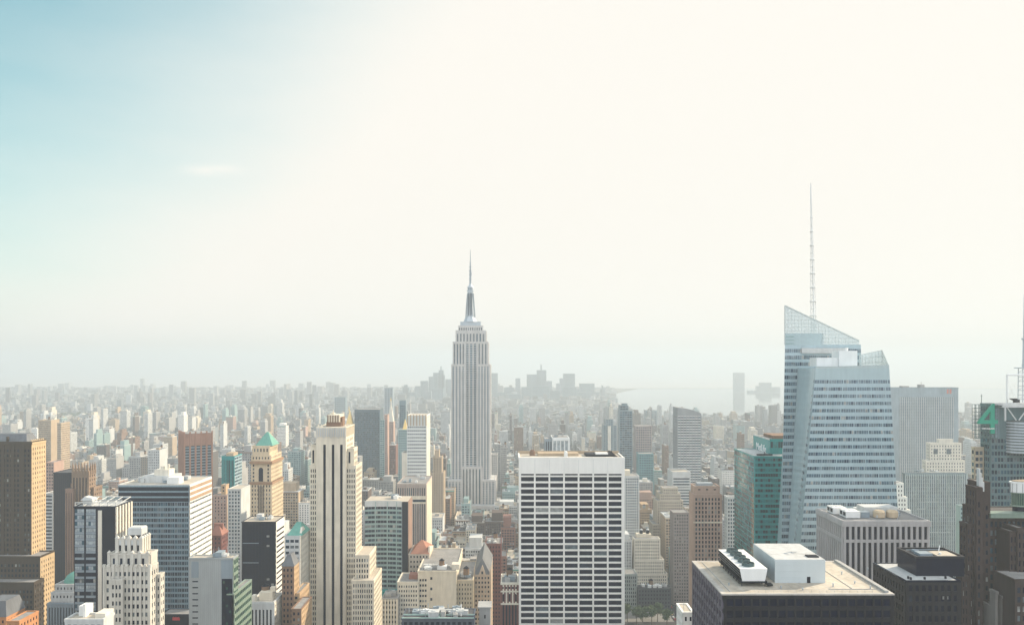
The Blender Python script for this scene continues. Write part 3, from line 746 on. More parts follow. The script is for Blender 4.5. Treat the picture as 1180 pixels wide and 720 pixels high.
# ---- background mid-left
t = Tower('teal_tower', 'small teal glass tower behind the banded block, next to the green pyramid tower', 'small teal tower')
x0,x1,y0,y1,z1 = t.blk(255.5, 270, 526, 900, ub=278.5, mat=TEALP, F=FS(3.6, 2.0, .75, 1, .3, 'teal', fl if False else 3, name='window') if False else FS(None, 2.0, .7, 1, .4, 'teal', top=4, pm=TEALP, name='window_strip'), Rt=FS(3.8, 4, .9, .5, .3, 'pale', pm=FRIT, sm=FRIT), par=.8, roof=ROOFG)
b = t.part('penthouse', [TAN]); b.box(x0+3, x1-3, 906, y1-4, z1, z1+3.5)
t.done()
t = Tower('finned_tower', 'brown brick tower with vertical fins turned at an angle, one face in blue shade', 'brown finned tower')
D = 1036.
cx, cy, hw = X(217, D), D+24, 17.5; th = R(-57)
ca, sa = math.cos(th), math.sin(th)
rot = lambda a, b_: (cx + a*ca - b_*sa, cy + a*sa + b_*ca)
z1 = Z(497.5, D)
P3 = wallmat('brick red brown', (.36,.185,.125))
def rb(mb, a0, a1, b0, b1, z0, z1_, m=0):
    mb.hull([rot(a0,b0)+(z0,), rot(a1,b0)+(z0,), rot(a1,b1)+(z0,), rot(a0,b1)+(z0,)], [rot(a0,b0)+(z1_,), rot(a1,b0)+(z1_,), rot(a1,b1)+(z1_,), rot(a0,b1)+(z1_,)], m)
rb(t.wall, -hw, hw, -hw, hw, 0, z1-3, t.mi(P3)); 
for side in range(2):
    for k in range(6):
        a = -hw + k*2*hw/5
        if side == 0: rb(t.wall, a-.9, a+.9, -hw-1.4, -hw, 0, z1 if k else z1, 0)
        else: rb(t.wall, hw, hw+1.4, a-.9, a+.9, 0, z1, 0)
    for k in range(5):
        a = -hw + (k+.5)*2*hw/5
        b = t.part('window_strip', [G_MID])
        if side == 0: rb(b, a-2.2, a+2.2, -hw-.15, -hw+.1, 0, z1-19)
        else: rb(b, hw-.1, hw+.15, a-2.2, a+2.2, 0, z1-19)
        for q in range(20):
            zz0 = z1-22-q*3.8
            if side == 0: rb(t.wall, a-2.3, a+2.3, -hw-.5, -hw, zz0, zz0+1.4, t.mi(STEEL))
            else: rb(t.wall, hw, hw+.5, a-2.3, a+2.3, zz0, zz0+1.4, t.mi(STEEL))
rb(t.roof, -hw+.5, hw-.5, -hw+.5, hw-.5, z1-3, z1-2.4, t.ri(ROOFG))
t.reg(cx-hw*1.3, cx+hw*1.3, cy-hw*1.3, cy+hw*1.3, z1)
t.done()
t = Tower('brick_block', 'pink brick block with an orange sunlit side behind the banded block', 'pink-orange block', 'building')
x0,x1,y0,y1,z1 = t.blk(246, 261.5, 571, 850, ub=270, mat=PINK, F=FS(3.6, 3, .4, .5, .25), Rt=FS(3.6, 3.4, .36, .5, .25, pm=ORANGE, sm=ORANGE), par=.8)  # orange side is sunlight painted over the pink brick
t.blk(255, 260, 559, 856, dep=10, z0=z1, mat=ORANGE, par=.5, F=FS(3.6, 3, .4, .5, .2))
t.done()
t = Tower('office_block', 'slim grey block with white side between the pink-orange block and the green pyramid tower', 'white-sided block', 'building')
t.blk(262.5, 277.5, 564, 800, ub=289, mat=LGREY, F=FS(3.6, 3, .6, .55, .25, 'blue'), par=.8, roof=ROOFL)
t.done()
t = Tower('hipped_block', 'dark block under a red tiled hipped roof behind the grey blank slab', 'red hipped block', 'building')
D = 650.
x0,x1,y0,y1,z1 = t.blk(242, 255, 617, D, ub=262.5, mat=MAROON, F=FS(3.6, 3, .4, .5, .25, 'dark'), Rt=FS(3.6,3,.4,.5,.25), par=.4)
b = t.part('hipped_roof', [TERRA]); b.pyr(x0-.8, x1+.8, D-.8, y1+.8, z1+.4, z1+7, 1.5, 3); b.box(x0+1, x1-1, D+6, D+8, z1+4, z1+9)
t.done()
t = Tower('mansard_tower', 'grey banded tower with a teal green copper mansard roof beside the cream three-strip tower', 'teal mansard tower')
D = 520.
x0,x1,y0,y1,z1 = t.blk(328, 345.5, 618, D, ub=356.5, mat=LGREY, F=FS(3.9, 3.2, .8, .5, .3, 'blue', top=2), Rt=FS(3.9, 2.8, .4, .5, .3, 'std', pm=IVORY, sm=IVORY), par=.6)  # flank paler than the grey front, painted as if sunlit
b = t.part('mansard_roof', [COPPER]); b.pyr(x0+1.2, x1+1.5, D+1.5, y1-3, z1+.4, Z(602.5, D+8), 1.6, 1.2); b.bar(((x0+x1)/2+1.3, D+9, Z(602.5,D+8)), ((x0+x1)/2+1.3, D+9, Z(599,D+8)), .18)
b = t.part('gable', [IVORY]); b.hull([(x1-1,D+2,z1+.4),(x1+.6,D+2,z1+.4),(x1+.6,D+14,z1+.4),(x1-1,D+14,z1+.4)],[(x1-1,D+6,z1+5),(x1+.2,D+6,z1+5),(x1+.2,D+9,z1+5),(x1-1,D+9,z1+5)])
t.done()
t = Tower('gabled_block', 'narrow brown block with a dark gabled roof, stepping down in sunlit orange tiers', 'dark gabled block', 'building')
D = 480.
x0,x1,y0,y1,z1 = t.blk(325, 338.5, 652, D, ub=344.5, mat=BROWN, F=FS(3.5, 2.4, .45, .5, .25, 'dark'), Rt=FS(3.5,2.6,.36,.5,.25, pm=ORANGE, sm=ORANGE), par=-1)  # orange flank trim puts low sun into the brown brick
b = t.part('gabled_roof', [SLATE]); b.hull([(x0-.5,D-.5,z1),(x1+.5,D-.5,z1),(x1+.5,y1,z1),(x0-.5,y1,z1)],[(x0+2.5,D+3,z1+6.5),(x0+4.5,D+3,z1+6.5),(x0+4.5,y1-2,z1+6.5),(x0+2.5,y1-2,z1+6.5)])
t.blk(338, 345, 684, D+2, ub=356, mat=ORANGE, F=FS(3.5,2.4,.45,.5,.25), Rt=FS(3.5,2.8,.36,.5,.25), par=.6)  # tier coloured wholly in the sunlit orange
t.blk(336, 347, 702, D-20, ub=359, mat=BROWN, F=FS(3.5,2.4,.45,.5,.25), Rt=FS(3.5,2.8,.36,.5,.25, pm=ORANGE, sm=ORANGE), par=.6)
t.done()

# ---- bottom left corner
t = Tower('domed_hall', 'grey classical building with a green mansard dome and a colonnade, deep in shade', 'green-domed hall', 'building')
D = 520.
x0,x1,y0,y1,z1 = t.blk(55, 90, 695, D, dep=26, mat=STEEL, F=FS(None, 2.0, .45, 1, .9, 'dark', top=2.5, name='window_strip'), par=.5)
t.blk(59, 89, 683, D+3, dep=22, z0=z1, mat=LGREY, F=FS(3.5, 2.3, .4, .5, .3), par=.5); r = t.blk(64, 89, 673.5, D+5, dep=18, z0=Z(683,D+3), mat=LGREY, F=FS(3.5, 2.3, .4, .5, .3), par=.5)
b = t.part('dome', [COPPER]); c_ = (r[0]+r[1])/2
pr = [(7.0,0),(6.4,2.2),(5.2,4.2),(3.2,5.8),(1.2,6.8)]
for (ra,za),(rb_,zb) in zip(pr, pr[1:]): b.cyl(c_+1, D+14, r[4]+za, r[4]+zb, ra, rb_, 16)
b.cyl(c_+1, D+14, r[4]+6.8, r[4]+8.2, .8, .6, 8)
t.done()
t = Tower('brick_house', 'low orange brick building with dark hipped roof below the brown setback tower', 'orange brick corner house', 'building')
D = 430.
x0,x1,y0,y1,z1 = t.blk(-20, 7, 711, D, ub=28, mat=wallmat('glowing orange brick', (.46,.22,.10)), F=FS(3.3,2.4,.4,.5,.2), Rt=FS(3.3,2.6,.4,.5,.25), par=.4)
b = t.part('hipped_roof', [SLATE]); b.pyr(x0-.5, x1+.5, D-.5, y1+.5, z1+.4, z1+8.5, 5, 6)
t.blk(8, 22, 716, D-20, ub=44, mat=wallmat('glowing orange brick', (.46,.22,.10)), F=FS(3.3,2.4,.4,.5,.2), Rt=FS(3.3,2.6,.4,.5,.25), par=.6)
t.done()
t = Tower('white_roof_block', 'pale flat roof with a small white bulkhead just below the silver-strip tower', 'pale flat roof', 'building')
x0,x1,y0,y1,z1 = t.blk(75, 119, 715, 330, ub=131, mat=LGREY, F=FS(3.5, 2.6, .6, .5, .25), par=.9, roof=ROOFL)
b = t.part('bulkhead', [WHITEP]); b.box(x0+2.5, x0+6, 336, 341, z1, z1+4.4); b.box(x0+5.0, x0+6.2, 334.5, 336, z1, z1+5.6)
b = t.part('rooftop_unit', [IVORY]); b.box(x1-5, x1-.7, 333, 340, z1, z1+2.2)
t.done()
t = Tower('small_sign_block', 'dark low block with a red sign between the stepped deco tower and grey blank slab', None, 'building')
D = 520.
x0,x1,y0,y1,z1 = t.blk(186, 219, 708, D, dep=12, mat=NAVY, F=FS(3.6,2.4,.7,.5,.2,'dark'), par=.4)
b = t.part('sign', [SKIN]); fbox(b, 'F', D, X(199,D), X(207.5,D), Z(714,D), Z(711,D), .25, .5)
for k in range(5): fbox(b, 'F', D-.5, X(199.5+k*1.6,D), X(200.2+k*1.6,D), Z(711,D), Z(710+.4*(k%2),D), -.2, 0)
t.done()

# ---- centre: blue-green banded block, slabs behind
t = Tower('banded_block', 'curved blue-green banded office block with a brown side wall, next to the cream three-strip tower', 'blue-green banded block')
D = 650.
xa, xb, xc = X(420.5,D), X(462.8,D), X(470,D); z1 = Z(578,D); yb_ = D+26
def arc(x): q = (x-xa)/(xb-xa)*2-1; return D + 2.2*(1-q*q)
N = 12; xs = [xa+(xb-xa)*k/N for k in range(N+1)]
pts = [(x, arc(x)) for x in xs] + [(xc, D+.4), (xc+.05, yb_), (xa, yb_)]
t.wall.hull([p+(0,) for p in pts], [p+(z1,) for p in pts], t.mi(STEEL))
BG = t.mi(BLUEP)
def strip(mb, za, zb, d0, d1, xs, m):
    for q0, q1 in zip(xs, xs[1:]):
        mb.hull([(q0,arc(q0)-d1,za),(q1,arc(q1)-d1,za),(q1,arc(q1)-d0,za),(q0,arc(q0)-d0,za)], [(q0,arc(q0)-d1,zb),(q1,arc(q1)-d1,zb),(q1,arc(q1)-d0,zb),(q0,arc(q0)-d0,zb)], m)
strip(t.wall, z1-4.2, z1+.8, 0, .5, xs, t.mi(LGREY))
for k in range(25):
    zt = z1-4.2-k*3.82
    strip(t.wall, zt-3.82, zt-2.25, 0, .5, xs, BG)
    for q0, q1 in zip(xs, xs[1:]):
        b = t.part('window', [pick('pale') if k % 3 else pick('dark')]); 
        qa, qb = q0+.12, q1-.12
        b.quad((qa,arc(qa)-.05,zt-2.25),(qb,arc(qb)-.05,zt-2.25),(qb,arc(qb)-.05,zt),(qa,arc(qa)-.05,zt))
        if k > 7: t.extra.pop(); t.post.append((b, None))
for u in (432.5, 446, 457): strip(t.wall, Z(690,D), z1, 0, .62, [X(u,D)-.35, X(u,D)+.35], BG)
rest = MB()
for b, _ in t.post:
    n = len(rest.v); rest.v += b.v; rest.f += [tuple(i+n for i in f) for f in b.f]; rest.m += b.m
t.stuffpart = ('window', rest, [G_BLUED])
b = t.part('glass_corner', [NAVY]); fbox(b, 'F', D, xb+.5, xc-.05, Z(690,D), z1, -.3, .25)
t.mats += []; fbox(t.wall, 'R', xc, D+.6, yb_-.1, 0, z1+.3, 0, .4, t.mi(wallmat('brown mosaic panel', (.25,.165,.13))))
t.roof.hull([p+(z1,) for p in pts], [p+(z1+.3,) for p in pts], t.ri(ROOFL)); t.reg(xa, xc, D, yb_, z1)
t.clutter(X(447,D), X(462,D), D+9, D+22, z1, 3, 23)
b = t.part('podium_trim', [TEALP]); fbox(b, 'F', D-6, xa+2, xb, Z(684,D), Z(676,D), 0, 5)
root = t.done(); o = rest.build('window', [G_BLUED], root, tuple(root.location)); o['kind'] = 'stuff'
t = Tower('white_slab', 'tall white slab tower with a fluted crown and a shorter pale wing', 'tall white slab')
D = 880.
WG = wallmat('pale blue white brick', (.60,.62,.61), var=.1)
x0,x1,y0,y1,z1 = t.blk(469, 491.5, 479, D, ub=495.5, mat=WG, F=FS(3.9, 2.2, .62, .42, .25, 'mid', top=12), Rt=FS(3.9,5,.3,.4,.2,'mid', pm=IVORY, sm=IVORY), par=.6, roof=ROOFL)
for k in range(7): fbox(t.wall, 'F', D-.25, x0+.6+k*(x1-x0-1.2)/6-.5, x0+.6+k*(x1-x0-1.2)/6+.5, z1-11, z1+1.5, 0, .9, t.mi(TAN))
t.blk(463, 470, 522, D+4, dep=18, mat=IVORY, par=.6)
t.done()
t = Tower('pilaster_tower', 'grey brown tower with dark pilastered windows and cream sunlit edge below the white slab', 'brown pilaster tower')
D = 800.
x0,x1,y0,y1,z1 = t.blk(457.5, 491, 558, D, ub=497.5, mat=wallmat('mauve stone', (.36,.30,.265)), par=.8, F=FS(None, 2.2, .45, 1, .6, 'blue', top=3.5, bot=0, name='window_strip'), Rt=FS(4, 4, .3, .4, .2, pm=CREAM, sm=CREAM))  # cream edge is a sunlit tone painted on the mauve stone
b = t.part('band', [CREAM]); fbox(b, 'F', D, x0, x1, Z(575,D), Z(571,D), .6, 1.1); fbox(b, 'F', D, x0, x1, Z(580,D), Z(578,D), .6, .9)
b = t.part('window_band', [G_BLUED]); fbox(b, 'F', D, X(476,D), x1-.5, Z(578,D), Z(575.2,D), .5, .75)
t.clutter(x0+2, x1-2, D+2, y1-2, z1, 5, 31)
t.done()
t = Tower('dark_slab', 'dark blue rectangular slab fading in the haze behind the gilded pyramid', 'dark blue slab')
t.blk(408.5, 437.5, 472, 1500, dep=40, mat=wallmat('blue slab metal', (.075,.115,.14)), F=FS(4, 3, .6, .6, .3, 'blue', top=6), par=.6)
t.done()
t = Tower('clock_tower', 'slender pinkish tower with a pale pointed top and small gilded lantern', 'slender pointed tower')
D = 1650.
x0,x1,y0,y1,z1 = t.blk(446, 453.3, 486, D, dep=24, mat=PINK, F=FS(4, 3.5, .4, .5, .3, 'mid'), par=.5)
b = t.part('spire', [IVORY, GOLD]); b.pyr(x0+.5, x1-.5, D+2, D+16, z1, Z(467,D+8), 1.6, 1.6); b.cyl((x0+x1)/2, D+9, Z(467,D+8), Z(462,D+8), 1.7, 1.2, 8); b.cyl((x0+x1)/2, D+9, Z(462,D+8), Z(457,D+8), 1.3, .1, 8, 1)
t.done()
t = Tower('twin_slab', 'pale blue striped apartment slab with a pink edge beside the slender pointed tower', None)
t.blk(437.8, 443, 484, 1450, dep=20, mat=BLUEP, F=FS(4, 4, .7, .5, .3, 'pale'), par=.6); t.blk(443, 446.5, 478, 1452, dep=20, mat=PINK, par=.6, F=FS(4,4,.3,.4,.2,'mid')); t.done()
t = Tower('sliver_tower', 'very slim dark glass tower rising behind the tall white slab', 'slim dark tower')
t.blk(460.3, 467.5, 461.5, 1600, dep=14, mat=BLUEW, F=FS(4, 4, .8, .6, .3, 'blue', top=10), par=.6); t.done()
t = Tower('gold_top_tower', 'greenish tower with a small gold pyramid top, tucked behind the tall white slab', None)
r = t.blk(459, 469.5, 495, 1300, dep=26, mat=BLUEP, F=FS(4, 3.6, .5, .5, .3, 'blue'), par=.5)
b = t.part('pyramid_roof', [GOLD]); b.pyr(X(463.5,1300), X(469,1300), 1302, 1312, r[4], r[4]+18); t.done()
t = Tower('setback_block', 'beige setback building with stepped shoulders between the tall white slab and the tall spire tower', 'beige stepped block')
t.blk(496, 511, 545, 1150, dep=30, mat=TAN, F=FS(3.8,3.4,.4,.5,.3,'mid'), Rt=FS(3.8,3.4,.3,.5,.3,'mid'), par=.8); t.blk(499, 509, 527, 1154, dep=22, mat=TAN, F=FS(3.8,3.4,.4,.5,.3,'mid'), Rt=FS(3.8,3.4,.3,.5,.3,'mid'), par=.8); t.blk(501, 506, 519, 1157, dep=14, mat=TAN, par=.8); t.done()
t = Tower('department_store', 'wide low pale-roofed department store at the foot of the tall spire tower', 'pale wide roof', 'building')
t.blk(524, 576, 598, 1180, dep=62, mat=CREAM, F=FS(5, 5, .5, .6, .3, 'mid'), par=1.2, roof=ROOFL, L=FS(5,5,.5,.6,.3)); t.clutter(X(527,1180), X(570,1180), 1185, 1235, Z(598,1180), 6, 77); t.done()
t = Tower('wing_block', 'pale ribbed block standing close behind the flank of the tall spire tower', None)
t.blk(566, 573, 524, 1420, dep=30, mat=LIME, F=FS(4,4,.4,.5,.3,'mid'), Rt=FS(4,4,.4,.5,.3,'mid'), par=.8); t.done()
t = Tower('framed_block', 'white framed block with tall columns, showing above the roof of the white ribbon-window slab', 'white framed block')
D = 1000.
t.blk(628, 636.5, 506, D, dep=30, mat=STEEL, F=FS(None,3,.5,1,.3,'mid',top=3,name='window_strip'), par=.6)
x0,x1,y0,y1,z1 = t.blk(636.5, 655.5, 504.5, D-4, dep=34, mat=WHITEP, F=FS(None, 5, .78, 1, 1.2, 'silver', top=3.5, cols=4, name='window_strip'), par=.6)
t.clutter(x0, x1, D+2, D+26, z1, 3, 4); t.done()

# ---- low cluster, bottom centre
t = Tower('cream_block', 'cream building with a big blank wall and stepped wings, below the orange hip-roofed block', 'cream blank-wall block', 'building')
D = 600.
fc = FS(3.5, 2.3, .5, .5, .25, 'std', top=2)
t.blk(458, 482, 671, D-3, dep=26, mat=IVORY, F=dict(fc, cols=8), par=.8, roof=ROOFG); r = t.blk(481.5, 526, 658.5, D, ub=533, mat=CREAM, par=.8, roof=ROOFG)
for k in range(9):
    for q in range(3): t.panes.append(('F', X(484.5+q*3,D), Z(668,D)-k*4, 1.3, 1.7, D, 'std', 'window'))
    if k % 2 == 0: t.panes.append(('F', X(497,D), Z(666,D)-k*4, 1.6, 2, D, 'std', 'window'))
t.blk(524, 545, 669, D+4, ub=549, mat=wallmat('sand stucco',(.47,.40,.29)), F=dict(fc, cols=6, w=.35), Rt=fc, par=.8, roof=ROOFG)
b = t.part('bulkhead', [TERRA]); b.box(X(470,D), X(480,D), D+6, D+14, Z(671,D), Z(671,D)+4.5)
b = t.part('bulkhead', [IVORY]); b.box(X(520,D), X(529,D), D+5, D+13, Z(658,D), Z(658,D)+4)
t.clutter(X(484,D), X(522,D), D+2, D+20, r[4], 15, 41, True); t.clutter(X(527,D), X(543,D), D+6, D+24, Z(669,D), 12, 42, True); t.done()
t = Tower('gabled_tower', 'tan stone building with a steep grey gable between the cream blank-wall block and maroon wall', 'tan gabled building', 'building')
D = 620.
x0,x1,y0,y1,z1 = t.blk(546, 565.5, 662, D, ub=567.5, mat=wallmat('tan rose stone',(.46,.37,.29)), F=FS(3.6, 2.4, .5, .5, .3, 'std', top=1.5), Rt=FS(3.6,3,.3,.5,.2), par=.4)
b = t.part('gabled_roof', [SLATE, wallmat('tan rose stone',(.46,.37,.29))]); xm = (x0+x1)/2
b.hull([(x0,D-.3,z1+.4),(x1,D-.3,z1+.4),(x1,y1+8,z1+.4),(x0,y1+8,z1+.4)],[(xm-.1,D+3.5,z1+12),(xm+.1,D+3.5,z1+12),(xm+.1,y1+5,z1+12),(xm-.1,y1+5,z1+12)])
b.hull([(xm-3,D-.9,z1),(xm+3,D-.9,z1),(xm+3,D+3,z1),(xm-3,D+3,z1)],[(xm-.1,D-.9,z1+7.5),(xm+.1,D-.9,z1+7.5),(xm+.1,D+3,z1+7.5),(xm-.1,D+3,z1+7.5)],1)
t.panes.append(('F', xm, z1+2, 1.4, 2.2, D-.9, 'std', 'window'))
for q in (x0-.2, x1-1.0): b.box(q, q+1.2, D-.4, D+1, z1, z1+4.5, 1); b.pyr(q, q+1.2, D-.4, D+1, z1+4.5, z1+7, m=1)
t.done()
t = Tower('maroon_block', 'tall dark maroon brick block in shade behind the tan gabled building', 'maroon brick block', 'building')
D = 690.
x0,x1,y0,y1,z1 = t.blk(559.5, 577.5, 627, D, dep=28, mat=MAROON, F=FS(3.6, 2.8, .4, .5, .2, 'dark'), Rt=FS(3.6,3,.36,.5,.2), par=.8); t.clutter(x0+1,x1-1,D+1,y1-1,z1,4,8,True); t.done()
t = Tower('ornate_block', 'ornate block with white arcaded upper floors over red brick, hard against the white ribbon-window slab', 'ornate arcaded block', 'building')
D = 570.
x0,x1,y0,y1,z1 = t.blk(577.5, 597, 672, D, dep=24, mat=IVORY, F=FS(None, 2.4, .5, 1, .5, 'dark', top=15, bot=0, cols=5, name='window_strip', pm=MAROON, sm=IVORY), par=.8, L=None, roof=ROOFG)
for k in range(3):
    a = x0+2.1+k*4; b = t.part('arched_window', [G_DARK]); fbox(b,'F',D-.4, a-1.2, a+1.2, z1-13, z1-8.5, -.05, .08)
    b.hull([(a+1.2*math.cos(q*math.pi/8), D-.48, z1-8.5+1.2*math.sin(q*math.pi/8)) for q in range(9)][::-1], [(a+1.2*math.cos(q*math.pi/8), D-.35, z1-8.5+1.2*math.sin(q*math.pi/8)) for q in range(9)][::-1])
for k in range(5): t.panes.append(('F', x0+1.3+k*2.4, z1-3, 1.1, 1.5, D-.4, 'dark', 'window'))
b = t.part('cornice', [IVORY]); fbox(b,'F',D, x0-.4, x1+.4, z1-6, z1-5, .3, 1.1); fbox(b,'F',D, x0-.5, x1+.5, z1-.6, z1+.9, .3, 1.3); fbox(b,'F',D, x0-.3, x1+.3, z1-15.2, z1-14, .3, 1.0)
t.clutter(x0+1,x1-1,D+1,y1-1,z1,5,12,True); t.done()
t = Tower('hip_roof_block', 'grey stone block with an orange tiled pyramid roof and a sunlit gable', 'orange hip-roofed block', 'building')
D = 640.
x0,x1,y0,y1,z1 = t.blk(471, 494.5, 638.5, D, ub=499, mat=wallmat('warm grey stone', (.40,.36,.31)), F=FS(4, 2.7, .45, .45, .3, 'dark', top=1), Rt=FS(4,3,.3,.4,.2,pm=CREAM,sm=CREAM), par=.3)  # cream flank and gable carry sunlight in their colour
b = t.part('pyramid_roof', [wallmat('orange tile', (.30,.145,.10))]); b.pyr(x0+1.2, x1+.2, D-.2, y1, z1+.3, Z(625,D+6), .8, .5)
b = t.part('gable', [CREAM]); b.hull([(x1-1,D+1,z1),(x1+.5,D+1,z1),(x1+.5,y1,z1),(x1-1,y1,z1)], [(x1-1,D+5,z1+5.5),(x1+.3,D+5,z1+5.5),(x1+.3,D+7,z1+5.5),(x1-1,D+7,z1+5.5)])
t.done()
t = Tower('trimmed_roof_block', 'dark flat roof with pale green trim and ducts, in front of the cream blank-wall block', 'green-trimmed roof', 'building')
D = 440.
x0,x1,y0,y1,z1 = t.blk(463, 546, 713, D, dep=18, mat=wallmat('dark slate panel',(.07,.085,.11)), F=FS(3.6,3,.6,.5,.2,'dark'), par=.5, roof=ROOFD)
b = t.part('roof_trim', [wallmat('pale green trim',(.33,.46,.42))]); b.box(x0, x1, D-.5, D+.2, z1+.5, z1+1.0); b.box(x0, x1, D+6, D+6.5, z1+.2, z1+.9); b.box(X(505,D), X(507,D), D, D+16, z1+.2, z1+1)
b = t.part('duct', [LGREY]); b.box(X(483,D), X(531,D), D+9, D+10.2, z1+1.6, z1+2.6); b.bar((X(526,D),D+10,z1+2),(X(530,D),D+12,z1+4.6),.35); b.bar((X(530,D),D+12,z1+4.6),(X(531,D),D+3,z1+.6),.35)
t.clutter(x0+2,x1-3,D+1,y1-1,z1,18,52); 
b = t.part('stair_bulkhead', [GREY]); b.box(X(552,D+20), X(565,D+20), D+20, D+30, 0, Z(700,D+20)); b.box(X(550.5,D+20), X(566.5,D+20), D+19, D+31, Z(700,D+20), Z(698.5,D+20))
b = t.part('door', [DARK]); fbox(b,'F',D+20, X(558,D+20), X(559.6,D+20), Z(712,D+20), Z(708,D+20), 0, .1)
t.done()
t = Tower('ornate_corner', 'small ornate stone building with paired windows at the foot of the blue-green banded block', None, 'building')
x0,x1,y0,y1,z1 = t.blk(440, 458, 690, 585, dep=20, mat=GREY, F=FS(3.6,2.2,.5,.55,.4,'dark',pm=IVORY), par=.8); t.clutter(x0,x1,587,603,z1,4,91); t.done()

# ---- right side
t = Tower('residential_tower', 'pale grey gridded residential tower peeking out beside the white ribbon-window slab', 'pale gridded tower')
D = 950.
x0,x1,y0,y1,z1 = t.blk(700, 736.5, 549, D, dep=24, mat=LGREY, F=FS(3.3, 2.6, .6, .58, .3, 'blue', top=2), par=.8); b = t.part('bulkhead', [CREAM]); b.box(X(717,D), X(727,D), D+6, D+16, z1, z1+7); t.done()
t = Tower('blue_sliver_tower', 'slim blue glass tower with a stepped peak, in haze behind the pale gridded tower', 'slim blue tower')
t.blk(714, 728.5, 473.5, 1400, dep=26, mat=BLUEW, F=FS(4, 4, .85, .6, .3, 'blue'), par=.6); t.blk(714.3, 724, 467.5, 1402, dep=20, mat=BLUEW, F=FS(4,4,.85,.6,.3,'blue',top=.5), par=.6); t.blk(717, 723, 465, 1404, dep=10, mat=BLUEW, par=.4); t.done()
t = Tower('notched_tower', 'blue tower with a pale central bay, smaller and hazier than the slim blue tower', 'hazy notched tower')
D = 1750.
t.blk(695, 710.5, 490, D, dep=30, mat=BLUEW, F=FS(4,5,.5,.5,.4,'blue',cols=5), par=.6); t.blk(698, 706.5, 483, D-1, dep=26, mat=BLUEW, F=FS(4,5,.5,.5,.4,'blue'), par=.6); t.blk(700.5, 704, 491, D-4, dep=10, mat=IVORY, par=.6); t.done()
t = Tower('grid_tower', 'greyish tower above a lower teal wing, in haze just past the slim blue tower', 'grey-teal tower')
t.blk(732.5, 751, 491, 1300, dep=24, mat=wallmat('haze mauve brick',(.30,.26,.25)), F=FS(4,3.6,.5,.5,.3,'blue'), par=.6); t.blk(736, 753, 523, 1270, dep=24, mat=wallmat('teal brick',(.13,.26,.28)), F=FS(4,3.6,.6,.5,.3,'blue'), par=.6); t.done()
t = Tower('curved_top_tower', 'grey blue slab whose top slopes in a curve, standing alone in the haze', 'curved-top tower')
D = 1120.
CW = wallmat('grey blue masonry',(.25,.265,.275))
x0,x1,y0,y1,z1 = t.blk(780.5, 808, 479, D, dep=30, mat=CW, F=FS(3.7, 4, .7, .5, .5, 'blue', top=1.5, sm=LGREY), L=FS(3.7,4,.4,.5,.3,'blue'), par=-1)
N = 8; top = []
for k in range(N+1):
    q = k/N; top.append((x0+(x1-x0)*q, Z(469.5+6.5*q**1.8, D)))
b = t.part('curved_parapet', [CW])
for (xa_,za),(xb_,zb) in zip(top, top[1:]):
    b.hull([(xa_,D-.6,z1),(xb_,D-.6,z1),(xb_,D+30,z1),(xa_,D+30,z1)], [(xa_,D-.6,za),(xb_,D-.6,zb),(xb_,D+30,zb),(xa_,D+30,za)])
t.done()
t = Tower('pale_blue_block', 'pale blue stepped block with white bands in front of the curved-top tower', 'pale banded block')
t.blk(775, 795.5, 544, 1080, ub=769, mat=LGREY, F=FS(3.9, 30, .96, .5, .3, 'pale', top=8, cols=1), par=.8, roof=ROOFL); t.done()
t = Tower('beige_ziggurat', 'large beige stepped masonry tower beside the pink ribbed tower', 'beige ziggurat')
D = 1000.
BZ = wallmat('beige masonry',(.42,.37,.30)); fz = FS(3.6, 2.6, .4, .5, .3, 'std', top=1.5)
for (u0,u1,v,dd) in ((752,790,604,-10),(757,787,577,-5),(760.5,784,569,-2)): t.blk(u0,u1,v,D+dd,dep=26,mat=BZ,F=fz,L=fz,par=.6)
t.blk(764, 781, 562.5, D, dep=16, mat=BZ, F=fz, L=fz, par=.6); t.done()
t = Tower('shaded_block', 'blue grey brick tower in shade, tight against the pink ribbed tower', 'shaded brick tower')
t.blk(776, 794, 591, 840, ub=772, mat=wallmat('cool mauve brick',(.25,.215,.20)), F=FS(3.5,2.5,.45,.5,.25,'std'), L=FS(3.5,2.5,.45,.5,.25), par=.8); t.done()
t = Tower('stone_block', 'cream stone building with shoulders and two round tanks on its roof', 'two-tank cream building', 'building')
D = 900.
fs_ = FS(3.7, 2.5, .38, .55, .4, 'std', top=2)
x0,x1,y0,y1,z1 = t.blk(731, 760.5, 621, D, ub=729, mat=IVORY, F=fs_, L=fs_, par=.6, roof=ROOFG)
t.blk(731, 765, 645, D-3, dep=24, mat=IVORY, F=fs_, L=fs_, par=.6); t.blk(731, 768.8, 661, D-6, dep=24, mat=IVORY, F=fs_, L=fs_, par=.6)
b = t.part('bulkhead', [CREAM]); b.box(X(735,D), X(752,D), D+8, D+17, z1, z1+4)
for u in (739.5, 747): b = t.part('water_tank', [DARK, LGREY]); watertank(b, X(u,D+8), D+12, z1+2, 2.0)
t.done()
t = Tower('library_block', 'dark shaded block with pale skylights on its roof behind small park trees', 'dark skylit block', 'building')
D = 820.
x0,x1,y0,y1,z1 = t.blk(735, 773, 678, D, ub=733, mat=wallmat('dark green slate',(.055,.065,.075)), F=FS(4,3,.5,.5,.3,'dark'), par=.8, roof=ROOFD)
for k in range(3): b = t.part('skylight', [WHITEP]); b.box(X(747+k*6,D), X(751+k*6,D), D+1.5, D+4, z1, z1+3.2)
t.clutter(x0+1, x1-1, D+6, y1-1, z1, 6, 14, True)
t.blk(719, 734, 662, D+6, dep=22, mat=wallmat('green grey stone',(.28,.32,.31)), F=FS(4,2,.5,.6,.4,'std'), par=.8); t.done()
t = Tower('ribbed_tower', 'pink brown stone tower with paired vertical ribs and a flat boxed crown', 'pink ribbed tower')
